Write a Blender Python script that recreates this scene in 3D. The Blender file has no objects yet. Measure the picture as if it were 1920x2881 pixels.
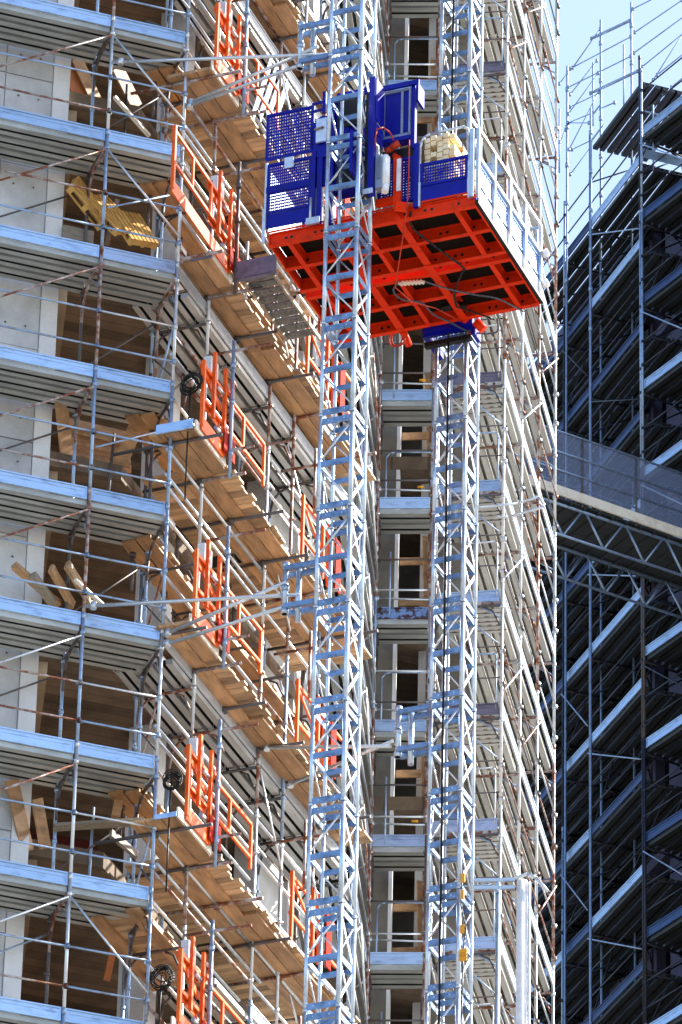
import bpy, math, random
from mathutils import Vector, Matrix
random.seed(7)
S = bpy.context.scene
C = S.collection
R = math.radians

# ------------------------------------------------------------------ camera
F_PX, PITCH, ROLL, IW, IH = 17189.86, R(31.15751), R(1.42308), 1920.0, 2881.0
CW = Vector((0, math.cos(PITCH), math.sin(PITCH)))
_u0 = Vector((0, -math.sin(PITCH), math.cos(PITCH)))
_r0 = Vector((1, 0, 0))
CR = _r0*math.cos(ROLL) + _u0*math.sin(ROLL)
CU = -_r0*math.sin(ROLL) + _u0*math.cos(ROLL)
cd = bpy.data.cameras.new('camera')
cam = bpy.data.objects.new('camera', cd)
C.objects.link(cam)
cd.sensor_fit = 'HORIZONTAL'
cd.sensor_width = 36
cd.lens = 36*F_PX/IW
cd.clip_end = 20000
cd.clip_start = 0.5
cam.matrix_world = Matrix(((CR.x, CU.x, -CW.x, 0), (CR.y, CU.y, -CW.y, 0), (CR.z, CU.z, -CW.z, 0), (0, 0, 0, 1)))
S.camera = cam

# ------------------------------------------------------------------ light
SUN_AZ, SUN_EL = R(68), R(38)
w = bpy.data.worlds.new('World')
S.world = w
w.use_nodes = True
nt = w.node_tree
bg = nt.nodes['Background']
sky = nt.nodes.new('ShaderNodeTexSky')
sky.sky_type = 'NISHITA'
sky.sun_disc = False
sky.sun_elevation = SUN_EL
sky.sun_rotation = SUN_AZ
sky.altitude = 100
sky.air_density = 1.0
sky.dust_density = 2.4
sky.ozone_density = 1.6
nt.links.new(sky.outputs[0], bg.inputs[0])
bg.inputs[1].default_value = 0.13
sl = bpy.data.lights.new('sun', 'SUN')
sl.energy = 5.0
sl.angle = R(0.5)
sl.color = (1.0, 0.95, 0.86)
so = bpy.data.objects.new('sun', sl)
C.objects.link(so)
sdir = Vector((math.sin(SUN_AZ)*math.cos(SUN_EL), math.cos(SUN_AZ)*math.cos(SUN_EL), math.sin(SUN_EL)))
so.rotation_euler = sdir.to_track_quat('Z', 'Y').to_euler()
so.location = (30, 20, 90)
S.view_settings.view_transform = 'Standard'
S.view_settings.look = 'None'
S.view_settings.exposure = 1.55
S.view_settings.gamma = 1.0
S.render.engine = 'CYCLES'
S.cycles.max_bounces = 6
S.cycles.diffuse_bounces = 4

# ------------------------------------------------------------------ geometry helpers
def ray(x, y):
    return CW + CR*((x-IW/2)/F_PX) - CU*((y-IH/2)/F_PX)

def on_vertical(x, y, pt, az):
    """the point of a vertical plane (through pt, running towards azimuth az) seen at photo pixel x, y"""
    n = Vector((math.cos(az), -math.sin(az), 0))
    v = ray(x, y)
    return v*(n.dot(Vector(pt))/n.dot(v))

class MB:
    def __init__(self):
        self.v, self.f, self.s, self.mi, self.k, self.pr = [], [], [], [], 0, []
    def face(self, pts, smooth=False):
        i = len(self.v)
        self.v += [tuple(p) for p in pts]
        self.f.append(tuple(range(i, i+len(pts))))
        self.s.append(smooth)
    def hexa(self, p):            # 8 points: bottom ring 0-3, top ring 4-7
        i = len(self.v)
        self.pr.append((i, len(self.f)))
        self.v += [tuple(q) for q in p]
        for q in ((3, 2, 1, 0), (4, 5, 6, 7), (0, 1, 5, 4), (1, 2, 6, 5), (2, 3, 7, 6), (3, 0, 4, 7)):
            self.f.append(tuple(i+k for k in q))
            self.s.append(False)
        return self
    def box(self, x0, x1, y0, y1, z0, z1):
        return self.hexa([(x0, y0, z0), (x1, y0, z0), (x1, y1, z0), (x0, y1, z0),
                          (x0, y0, z1), (x1, y0, z1), (x1, y1, z1), (x0, y1, z1)])
    def bar(self, p0, p1, wd, ht, up=(0, 0, 1), roll=0.0):
        p0, p1 = Vector(p0), Vector(p1)
        d = (p1-p0).normalized()
        up = Vector(up)
        if abs(d.dot(up)) > .999:
            up = Vector((0, 1, 0))
        a = d.cross(up).normalized()
        b = a.cross(d).normalized()
        if roll:
            a, b = a*math.cos(roll)+b*math.sin(roll), b*math.cos(roll)-a*math.sin(roll)
        a, b = a*wd/2, b*ht/2
        return self.hexa([p0-a-b, p0+a-b, p1+a-b, p1-a-b, p0-a+b, p0+a+b, p1+a+b, p1-a+b])
    def tube(self, p0, p1, r, n=8, r1=None):
        p0, p1 = Vector(p0), Vector(p1)
        d = (p1-p0)
        if d.length < 1e-5:
            return self
        d.normalize()
        a = d.cross(Vector((0, 0, 1)) if abs(d.z) < .9 else Vector((1, 0, 0))).normalized()
        b = d.cross(a)
        r1 = r if r1 is None else r1
        i = len(self.v)
        self.pr.append((i, len(self.f)))
        for k in range(n):
            t = 2*math.pi*k/n
            o = a*math.cos(t)+b*math.sin(t)
            self.v.append(tuple(p0+o*r))
            self.v.append(tuple(p1+o*r1))
        for k in range(n):
            j = (k+1) % n
            self.f.append((i+2*k, i+2*k+1, i+2*j+1, i+2*j))
            self.s.append(True)
        self.f.append(tuple(i+2*k for k in range(n)))
        self.s.append(False)
        self.f.append(tuple(i+2*k+1 for k in reversed(range(n))))
        self.s.append(False)
        return self
    def path(self, pts, r, n=7):
        for p, q in zip(pts[:-1], pts[1:]):
            self.tube(p, q, r, n)
        return self
    def ring(self, c, ax, rad, r, n=22):
        c, ax = Vector(c), Vector(ax).normalized()
        a = ax.cross(Vector((0, 0, 1)) if abs(ax.z) < .9 else Vector((1, 0, 0))).normalized()
        b = ax.cross(a)
        pts = [c+(a*math.cos(2*math.pi*k/n)+b*math.sin(2*math.pi*k/n))*rad for k in range(n+1)]
        return self.path(pts, r, 6)
    def prism(self, prof, x0, x1, slots=None):       # profile in (y, z), swept along x
        n = len(prof)
        i = len(self.v)
        for x in (x0, x1):
            for y, z in prof:
                self.v.append((x, y, z))
        for k in range(n):
            j = (k+1) % n
            if slots:
                self.use(slots[k])
            self.f.append((i+k, i+j, i+n+j, i+n+k))
            self.s.append(False)
        if slots:
            self.use(0)
        self.f.append(tuple(i+k for k in reversed(range(n))))
        self.s.append(False)
        self.f.append(tuple(i+n+k for k in range(n)))
        self.s.append(False)
        return self
    def pieces(self):
        out = []
        for (v0, f0), (v1, f1) in zip(self.pr, self.pr[1:]+[(len(self.v), len(self.f))]):
            m = MB()
            m.v = self.v[v0:v1]
            m.f = [tuple(i-v0 for i in q) for q in self.f[f0:f1]]
            m.s = self.s[f0:f1]
            out.append(m)
        return out
    def use(self, k):                    # faces added so far get the current material slot, later ones slot k
        self.mi += [self.k]*(len(self.f)-len(self.mi))
        self.k = k
        return self
    def mesh(self, name, off=(0, 0, 0)):
        me = bpy.data.meshes.new(name)
        me.from_pydata([(x-off[0], y-off[1], z-off[2]) for x, y, z in self.v], [], self.f)
        self.use(self.k)
        me.polygons.foreach_set('use_smooth', self.s)
        me.polygons.foreach_set('material_index', self.mi)
        me.update()
        return me

class Fr:
    """local frame: x along the facade, y away from its face (inwards), z up"""
    def __init__(self, o, az):
        self.o, self.az = Vector((o[0], o[1], 0)), az
        self.t = Vector((math.sin(az), math.cos(az), 0))
        self.i = Vector((-self.t.y, self.t.x, 0))
        self.rz = math.atan2(self.t.y, self.t.x)
    def P(self, s, d, z):
        return self.o+self.t*s+self.i*d+Vector((0, 0, z))
    def L(self, p):
        q = Vector(p)-self.o
        return Vector((q.dot(self.t), q.dot(self.i), q.z))
    def px(self, x, y, d=0.0):           # photo pixel -> local point on the plane at inward depth d
        return self.L(on_vertical(x, y, self.P(0, d, 0), self.az))

class Thing:
    """a top-level Empty at the thing's base; its parts are modelled in the frame's coordinates"""
    def __init__(self, name, label, cat, fr, base=(0, 0, 0), group=None):
        self.fr, self.base = fr, Vector(base)
        o = bpy.data.objects.new(name, None)
        C.objects.link(o)
        o.empty_display_size = .2
        o.location = fr.P(*base)
        o.rotation_euler = (0, 0, fr.rz)
        o['label'], o['category'] = label, cat
        if group:
            o['group'] = group
        self.o = o
    def part(self, name, mb, mat, parent=None, label=None, stuff=False):
        o = bpy.data.objects.new(name, mb.mesh(name, self.base))
        C.objects.link(o)
        o.parent = parent or self.o
        for m in (mat if isinstance(mat, (list, tuple)) else [mat]):
            o.data.materials.append(m)
        if label:
            o['label'] = label
        if stuff:
            o['kind'] = 'stuff'
        return o

    def parts(self, name, mb, mat, parent=None):
        return [self.part(name, m, mat, parent) for m in mb.pieces()]

def single(name, label, cat, mb, mat, fr, base=(0, 0, 0), group=None):
    o = bpy.data.objects.new(name, mb.mesh(name, base))
    C.objects.link(o)
    o.location = fr.P(*base)
    o.rotation_euler = (0, 0, fr.rz)
    o.data.materials.append(mat)
    o['label'], o['category'] = label, cat
    if group:
        o['group'] = group
    return o

def copy_tree(o, parent=None):
    c = o.copy()
    C.objects.link(c)
    if parent:
        c.parent = parent
    for ch in list(o.children):
        copy_tree(ch, c)
    return c

# ------------------------------------------------------------------ materials
def mat(name, col, metal=0.0, rough=.5, col2=None, scale=4.0, thr=(.45, .65), detail=6, stretch=(1, 1, 1), bump=0.0, bscale=60, grain=0.08, spec=.5, island=0.0):
    m = bpy.data.materials.new(name)
    m.use_nodes = True
    t = m.node_tree
    n, l = t.nodes, t.links
    p = n['Principled BSDF']
    p.inputs['Metallic'].default_value = metal
    p.inputs['Roughness'].default_value = rough
    p.inputs['Specular IOR Level'].default_value = spec
    tc = n.new('ShaderNodeTexCoord')
    mp = n.new('ShaderNodeMapping')
    mp.inputs['Scale'].default_value = stretch
    l.new(tc.outputs['Object'], mp.inputs[0])
    nz = n.new('ShaderNodeTexNoise')
    nz.inputs['Scale'].default_value = scale
    nz.inputs['Detail'].default_value = detail
    nz.inputs['Roughness'].default_value = .65
    l.new(mp.outputs[0], nz.inputs['Vector'])
    rp = n.new('ShaderNodeValToRGB')
    rp.color_ramp.elements[0].position, rp.color_ramp.elements[1].position = thr
    rp.color_ramp.elements[0].color = (*col, 1)
    rp.color_ramp.elements[1].color = (*(col2 or tuple(c*.72 for c in col)), 1)
    l.new(nz.outputs['Fac'], rp.inputs[0])
    # fine grain and a per-object tone
    n2 = n.new('ShaderNodeTexNoise')
    n2.inputs['Scale'].default_value = bscale
    n2.inputs['Detail'].default_value = 3
    l.new(mp.outputs[0], n2.inputs['Vector'])
    oi = n.new('ShaderNodeObjectInfo')
    ma = n.new('ShaderNodeMath')
    ma.operation = 'MULTIPLY_ADD'
    ma.inputs[1].default_value = grain*2
    ma.inputs[2].default_value = 1-grain*2
    l.new(n2.outputs['Fac'], ma.inputs[0])
    mb_ = n.new('ShaderNodeMath')
    mb_.operation = 'MULTIPLY_ADD'
    mb_.inputs[1].default_value = grain*2
    l.new(oi.outputs['Random'], mb_.inputs[0])
    l.new(ma.outputs[0], mb_.inputs[2])
    mx = n.new('ShaderNodeVectorMath')
    mx.operation = 'SCALE'
    l.new(rp.outputs[0], mx.inputs[0])
    if island:
        ge = n.new('ShaderNodeNewGeometry')
        mi = n.new('ShaderNodeMath')
        mi.operation = 'MULTIPLY_ADD'
        mi.inputs[1].default_value = island*2
        mi.inputs[2].default_value = 1-island*1.2
        l.new(ge.outputs['Random Per Island'], mi.inputs[0])
        mk = n.new('ShaderNodeMath')
        mk.operation = 'MULTIPLY'
        l.new(mi.outputs[0], mk.inputs[0])
        l.new(mb_.outputs[0], mk.inputs[1])
        mb_ = mk
    l.new(mb_.outputs[0], mx.inputs['Scale'])
    l.new(mx.outputs[0], p.inputs['Base Color'])
    if bump:
        b = n.new('ShaderNodeBump')
        b.inputs['Strength'].default_value = bump
        b.inputs['Distance'].default_value = .01
        l.new(n2.outputs['Fac'], b.inputs['Height'])
        l.new(b.outputs[0], p.inputs['Normal'])
    return m

GALV = mat('galvanised_tube', (.62, .66, .70), .75, .32, (.42, .42, .42), 9, (.5, .75))
GALVB = mat('weathered_blue_tube', (.30, .42, .60), .55, .38, (.20, .18, .17), 7, (.5, .72))
RUST = mat('rusty_tube', (.42, .40, .40), .45, .5, (.20, .065, .03), 6, (.40, .56))
DARKT = mat('dark_tube', (.09, .09, .10), .3, .5, (.11, .06, .04), 7)
TOE = mat('toe_board_sheet', (.44, .58, .76), .72, .32, (.20, .28, .42), 3.5, (.5, .78), stretch=(1, 1, 3), grain=.14)  # galvanised sheet; the blue of the reflected sky is put into its colour
TOE_D = mat('shaded_toe_board', (.035, .07, .17), .5, .45, (.02, .03, .06), 3.5, (.5, .78), stretch=(1, 1, 3), grain=.14)  # toe board sheet with the right scaffold's shade put into its colour
TOE_RUST = mat('rusted_toe_board_sheet', (.18, .28, .50), .5, .45, (.06, .03, .025), 9, (.46, .54))
DECK = mat('deck_steel', (.46, .48, .46), .3, .42, (.25, .26, .245), 3.0, (.4, .75), stretch=(.5, 3, 1))
DECK_M = mat('bright_deck_steel', (.52, .53, .52), .35, .38, (.34, .34, .33), 3.0, (.4, .75), stretch=(.5, 3, 1))
DECK_C = mat('cream_deck_steel', (.50, .50, .48), .15, .45, (.34, .34, .32), 3.0, (.4, .75), stretch=(.5, 3, 1))
DARKQ = mat('shaded_tube', (.016, .024, .05), .3, .5, (.02, .014, .012), 7)  # tube colour darkened to stand for the shade on the right scaffold
DECK_D = mat('shaded_deck_steel', (.036, .042, .042), .2, .5, (.014, .016, .016), 3.0, (.4, .75), stretch=(.5, 3, 1))  # deck steel darkened: the right scaffold's shade is put into the colour
GROOVE_SHADE = mat('groove_shade', (.014, .017, .017), .1, .6, (.012, .014, .014), 6)  # shade painted onto the recessed groove faces of the deck undersides
GROOVE_SHADE_C = mat('pale_groove_shade', (.22, .205, .17), 0, .6, (.12, .11, .09), 6)  # paler painted groove shade for the cream decks
TOE_W = mat('sunlit_toe_board', (.56, .61, .67), .55, .40, (.36, .40, .46), 4, (.5, .8), stretch=(1, 1, 3))  # toe board sheet with the sun's brightness put into its colour
WOOD = mat('planed_pine', (.52, .295, .14), 0, .6, (.22, .125, .06), 1.6, (.38, .72), stretch=(1.2, 6, 6), bump=.25, grain=.2, island=.32)
WOODX = mat('pine_cross_board', (.56, .36, .195), 0, .6, (.25, .15, .08), 1.6, (.38, .72), stretch=(6, 1.2, 6), bump=.25, grain=.18, island=.42)
WOOD_O = mat('red_stained_board', (.42, .13, .03), 0, .6, (.24, .08, .03), 3, (.4, .7), stretch=(2, 9, 2), grain=.14)
WOOD_Y = mat('pallet_wood', (.70, .42, .12), 0, .6, (.46, .24, .06), 5, (.4, .7), grain=.15, island=.2)
WOOD_G = mat('grey_old_plank', (.30, .25, .19), 0, .7, (.17, .14, .10), 4, (.4, .7), stretch=(1.5, 8, 8), grain=.14)
WOOD_W = mat('white_board', (.78, .72, .60), 0, .55, (.60, .52, .40), 4)
ORANGE = mat('gate_paint', (.82, .12, .012), 0, .45, (.40, .06, .015), 11, (.52, .72), spec=.2, grain=.12)
RED = mat('chassis_paint', (.70, .032, .004), 0, .5, (.26, .022, .008), 5, (.52, .80), grain=.07, spec=.1)
RED_D = mat('gate_panel_paint', (.34, .012, .002), 0, .5, (.2, .01, .002), 3, (.45, .8), spec=.03)
BLUE = mat('guard_paint', (.003, .006, .27), 0, .4, (.004, .006, .09), 6, (.52, .8), grain=.06, spec=.22)
BLACK = mat('black_rubber', (.008, .008, .008), 0, .5, spec=.3)
FLOORP = mat('platform_plywood', (.010, .008, .006), 0, .8, (.006, .005, .004), 5, spec=.1)
WHITE = mat('white_paint', (.80, .80, .80), 0, .4, (.62, .64, .68), 6)
MESHP = mat('pale_blue_sheet', (.60, .70, .84), .3, .4, (.42, .54, .72), 12)
GREYP = mat('grey_sheet', (.16, .15, .22), .2, .5, (.1, .1, .14), 5)
CABGREY = mat('cabinet_grey', (.26, .30, .40), .4, .4, (.2, .22, .3), 5)
MASTB = mat('mast_steel', (.52, .62, .74), .75, .28, (.24, .29, .36), 7, (.5, .76), grain=.14)
MASTR = mat('mast_rail', (.19, .30, .48), .5, .36, (.07, .09, .14), 8, (.48, .72), grain=.14)
YELLOW = mat('yellow_plastic', (.80, .36, .01), 0, .45)
REDC = mat('red_hose', (.55, .05, .02), 0, .45, spec=.2)
GREYC = mat('grey_hose', (.07, .09, .12), 0, .45)
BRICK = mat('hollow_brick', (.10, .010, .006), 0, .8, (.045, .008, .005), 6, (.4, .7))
GROUNDM = mat('pale_ground', (.21, .20, .18), 0, .9, (.15, .14, .125), .2)

def concrete(name, c1, c2, boards=0.0, sc=1.6):
    m = mat(name, c1, 0, .85, c2, sc, (.35, .7), 8, bump=.25, bscale=40)
    if boards:
        t = m.node_tree
        n, l = t.nodes, t.links
        p = n['Principled BSDF']
        src = p.inputs['Base Color'].links[0].from_socket
        tc = n.new('ShaderNodeTexCoord')
        sp = n.new('ShaderNodeSeparateXYZ')
        l.new(tc.outputs['Object'], sp.inputs[0])
        dv = n.new('ShaderNodeMath')
        dv.operation = 'DIVIDE'
        dv.inputs[1].default_value = boards
        l.new(sp.outputs['Y'], dv.inputs[0])
        fl = n.new('ShaderNodeMath')
        fl.operation = 'FLOOR'
        l.new(dv.outputs[0], fl.inputs[0])
        fr_ = n.new('ShaderNodeMath')
        fr_.operation = 'FRACT'
        l.new(dv.outputs[0], fr_.inputs[0])
        wn = n.new('ShaderNodeTexWhiteNoise')
        wn.noise_dimensions = '1D'
        l.new(fl.outputs[0], wn.inputs['W'])
        lt = n.new('ShaderNodeMath')
        lt.operation = 'GREATER_THAN'
        lt.inputs[1].default_value = .06
        l.new(fr_.outputs[0], lt.inputs[0])
        ma = n.new('ShaderNodeMath')
        ma.operation = 'MULTIPLY_ADD'
        ma.inputs[1].default_value = .45
        ma.inputs[2].default_value = .62
        l.new(wn.outputs['Value'], ma.inputs[0])
        mu = n.new('ShaderNodeMath')
        mu.operation = 'MULTIPLY'
        l.new(ma.outputs[0], mu.inputs[0])
        mm = n.new('ShaderNodeMath')
        mm.operation = 'MULTIPLY_ADD'
        mm.inputs[1].default_value = .5
        mm.inputs[2].default_value = .5
        l.new(lt.outputs[0], mm.inputs[0])
        l.new(mm.outputs[0], mu.inputs[1])
        sc_ = n.new('ShaderNodeVectorMath')
        sc_.operation = 'SCALE'
        l.new(src, sc_.inputs[0])
        l.new(mu.outputs[0], sc_.inputs['Scale'])
        l.new(sc_.outputs[0], p.inputs['Base Color'])
    return m

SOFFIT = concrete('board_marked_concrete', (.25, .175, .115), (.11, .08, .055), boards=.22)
CONC = concrete('grey_concrete', (.62, .63, .64), (.36, .36, .355), sc=1.1)
PLASTER = concrete('pale_plaster', (.82, .82, .82), (.60, .60, .61), sc=.8)
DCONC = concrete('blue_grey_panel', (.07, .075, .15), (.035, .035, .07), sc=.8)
CONC_D = concrete('dark_concrete', (.20, .185, .16), (.10, .09, .075))  # darker grey-brown concrete for the recess walls
BEIGE = concrete('beige_beam', (.42, .32, .21), (.30, .23, .16))

# ------------------------------------------------------------------ frames (plan positions, metres; camera at the origin)
P2 = Vector((-2.403, 72.327, 0))
AZ_L, AZ_M = R(71.04), R(21.895)
A_ = Vector((math.sin(AZ_M), math.cos(AZ_M), 0))
FRL, FRM = Fr(P2, AZ_L), Fr(P2, AZ_M)
Q1 = P2+A_*7.2
QF = Vector((.57, 81.90, 0))
QF2 = Vector((1.42, 81.86, 0))
QG = Vector((1.42, 81.42, 0))
QR = Vector((2.52, 81.24, 0))
QE = Vector((3.54, 86.50, 0))
PQ = Vector((5.79, 100.6, 0))
def azimuth(a, b):
    return math.atan2(b.x-a.x, b.y-a.y)
FRN, FRF, FRG, FRR = Fr(Q1, azimuth(Q1, QF)), Fr(QF, azimuth(QF, QF2)), Fr(QG, azimuth(QG, QR)), Fr(QR, azimuth(QR, QE))
LN, LF, LG, LR = (QF-Q1).length, (QF2-QF).length, (QR-QG).length, (QE-QR).length
FRQ1, FRQ2 = Fr(PQ, R(159.5)), Fr(PQ, R(147.5))
NL = Vector((-1.12, 71.702, 0))
FRP = Fr(NL, AZ_M+math.pi/2)          # platform: x to the right (away from the facade), y along the facade
FRW = Fr((0, 0), R(90))                # world axes
def ZT(k):                             # top of the toe board at lift k
    return 43.816+2*(4-k)
def ZF(j):                             # concrete floor level j
    return 44.98+3.08*j
GZ = -1.7

# ------------------------------------------------------------------ ground
mb = MB()
mb.face([(-4000, -3000, GZ), (4000, -3000, GZ), (4000, 6000, GZ), (-4000, 6000, GZ)])
g = single('ground', 'pale bare building site ground', 'ground', mb, GROUNDM, FRW)
g['kind'] = 'structure'

# ------------------------------------------------------------------ scaffold parts
def deck_profile(d0, d1, z):             # steel planks side by side, each with turned-down lips and a rib
    n = max(1, round((d1-d0)/.31))
    wd = (d1-d0)/n
    out = []
    for k in range(n):
        a, b = d0+k*wd+.004, d0+(k+1)*wd-.004
        g_ = (b-a)
        lo, hi = z-.082, z-.012
        e = [.02, .33, .36, .47, .50, .80, .83]          # bands of the folded sheet
        out.append([(a+.012, z), (a+.012, lo), (a+g_*.38, lo), (a+g_*.39, hi), (a+g_*.54, hi), (a+g_*.55, lo), (b-.045, lo), (b-.045, hi), (b-.002, hi), (b-.002, z)])
    return out

SLOTS = (0, 0, 1, 1, 1, 0, 1, 1, 0, 0)  # second slot takes the painted shade inside the grooves

def steel_deck(T, s0, s1, d0, d1, z, m):
    mb = MB()
    for pr in deck_profile(d0, d1, z):
        j = random.uniform(-.02, .02)
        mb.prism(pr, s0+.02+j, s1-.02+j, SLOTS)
    return T.part('deck', mb, [m, GROOVE_SHADE if m is not DECK_C else GROOVE_SHADE_C])

def toe_board(T, s0, s1, d, zt, m, h=.2):
    mb = MB()
    mb.box(s0+.03, s1-.03, d, d+.008, zt-h+.02, zt-.02)
    mb.box(s0+.03, s1-.03, d-.016, d+.024, zt-.0195, zt)
    mb.box(s0+.03, s1-.03, d-.016, d+.012, zt-h, zt-h+.0195)
    mb.box(s0+.03, s0+.055, d-.012, d-.001, zt-h+.0197, zt-.0197)
    mb.box(s1-.055, s1-.03, d-.012, d-.001, zt-h+.0197, zt-.0197)
    mb.box(s0+.08, s1-.08, d-.006, d-.001, zt-h*.38, zt-h*.34)
    return T.part('toe_board', mb, m)

def wood_deck(T, s0, s1, d0, d1, z, cross=True):
    if cross:
        mb = MB()
        s = s0
        while s < s1-.05:
            wd = random.choice((.13, .16, .19, .21))
            e = min(s+wd, s1)
            mb.box(s+.004, e-.004, d0+random.uniform(-.05, .05), d1+random.uniform(-.03, .03), z-.03+random.uniform(-.006, 0), z+random.uniform(-.004, .004))
            s = e
        T.part('cross_boards', mb, WOODX)
    for d in (d0+.13, d1-.14):
        mb = MB()
        a = s0-random.uniform(0, .15)
        while a < s1-.1:
            b = min(a+random.uniform(2.2, 3.2), s1+random.uniform(0, .1))
            mb.bar((a, d+random.uniform(-.02, .02), z-.062), (b-.02, d+random.uniform(-.02, .02), z-.062), .21, .048)
            a = b
        T.part('plank', mb, WOOD)

def pole(T, s, d, z0, z1, seg, mats, r=.0242, marks=(), stub=2.3):
    z = z0
    while z < z1-.01:
        e = min(z+seg, z1)
        mb = MB()
        mb.tube((s, d, z), (s, d, e-.002), r, 10)
        mb.tube((s, d, e-.09), (s, d, e-.0021), r*1.14, 10)
        for q in marks:
            if z < q < e-.1:
                a = random.uniform(0, 6.28)
                mb.tube((s, d, q-.03), (s, d, q+.03), r*1.45, 8)
                mb.tube((s+math.cos(a)*r, d+math.sin(a)*r, q), (s+math.cos(a)*r*stub, d+math.sin(a)*r*stub, q), .016, 6)
        T.part('pole', mb, random.choice(mats))
        z = e

def arch_frame(T, s, D, z, m, drop=.5):
    """transom under a deck, bent down into the inner standard at both corners"""
    mb = MB()
    mb.tube((s, 0, z), (s, D, z), .024, 8)
    k = .30
    mb.path([(s, D-k, z-.03), (s, D-k*.55, z-.07), (s, D-k*.2, z-.2), (s, D-.01, z-drop)], .02, 7)
    mb.path([(s, k*.9, z-.03), (s, k*.5, z-.09), (s, .03, z-.36)], .016, 7)
    T.part('transom', mb, m)

def rail(T, p0, p1, m, r=.021, name='guard_rail'):
    mb = MB()
    mb.tube(p0, p1, r, 8)
    for p in (p0, p1):
        q = Vector(p)
        mb.tube(q-Vector((0, 0, .035)), q+Vector((0, 0, .035)), .03, 7)
    return T.part(name, mb, m)

def brace(T, p0, p1, m, r=.019):
    mb = MB()
    mb.tube(p0, p1, r, 8)
    return T.part('brace', mb, m)

LIFTS = list(range(-4, 10))
MARKS = [ZT(k)+h for k in LIFTS for h in (-.33, .29, .88)]

# ------------------------------------------------------------------ left scaffold
T = Thing('scaffold', 'scaffold across the left side with steel decks and pale blue toe boards', 'scaffold', FRL, (-1.13, 0, GZ))
SL, DL = [-2.93, -1.13, 0.0], .86
for s in SL:
    for d in (0, DL):
        pole(T, s, d, GZ, 31.8, 33.5, [GALV])
        pole(T, s, d, 31.8, 60, 2.0 if s > -2 else 6, [GALV, GALV, GALVB, GALVB, RUST] if d == 0 else [GALVB, DARKT, GALVB, RUST], marks=MARKS)
for k in range(-2, 10):
    z = ZT(k)
    for b, (s0, s1) in enumerate(zip(SL[:-1], SL[1:])):
        steel_deck(T, s0, s1, .035, DL+.08, z-.2, DECK)
        toe_board(T, s0, s1, .03, z, TOE)
        for h in (.29, .88):
            rr = random.choice([GALVB, GALVB, RUST, DARKT]) if b == 0 else random.choice([GALV, GALVB, GALVB])
            rail(T, (s0, -.03, z+h), (s1, -.03, z+h), rr, .016)
        rail(T, (s0, DL, z+.27), (s1, DL, z+.27), DARKT, .014)
        if (k+b) % 2:
            brace(T, (s0, DL+.02, z-1.6), (s1, DL+.02, z-.5), random.choice([DARKT, GALVB]), .015)
    brace(T, (-2.93, -.045, z-1.45), (-1.16, -.045, z-.40), random.choice([GALV, RUST, RUST]), .017)
    if k in (-1, 0, 1, 7, 8):
        brace(T, (-1.12, -.045, z-.40), (0, -.045, z-1.62), GALV, .016)
    if k in (1, 3):
        brace(T, (-1.08, -.02, z-1.36), (-.02, DL*.6, z-.55), GALVB, .014)
    mb = MB()
    for h in (-.02, .1):
        mb.tube((-.55, DL+.25, z-1.75+h*3), (-.55+.02*k % .1, DL+.25, z-.35), .02, 8)
    T.part('tube_pair', mb, random.choice([DARKT, GALVB])) if k % 3 == 0 else None
    for s in SL:
        arch_frame(T, s, DL, z-.3, random.choice([DARKT, DARKT, RUST]))
    brace(T, (-1.13, 0, z-.72), (-1.13, .33, z-.40), GALVB, .012)
    brace(T, (0, 0, z-.72), (0, .33, z-.40), random.choice([GALVB, GALV, RUST]), .012)
    if k in (3, 5, 6, 7):
        brace(T, (.0, .05, z+.95), (-.02, DL, z+.1), random.choice([RUST, GALVB]), .017)
        brace(T, (.0, .05, z+.1), (-.02, DL, z-.1+.95), DARKT, .014)

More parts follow.
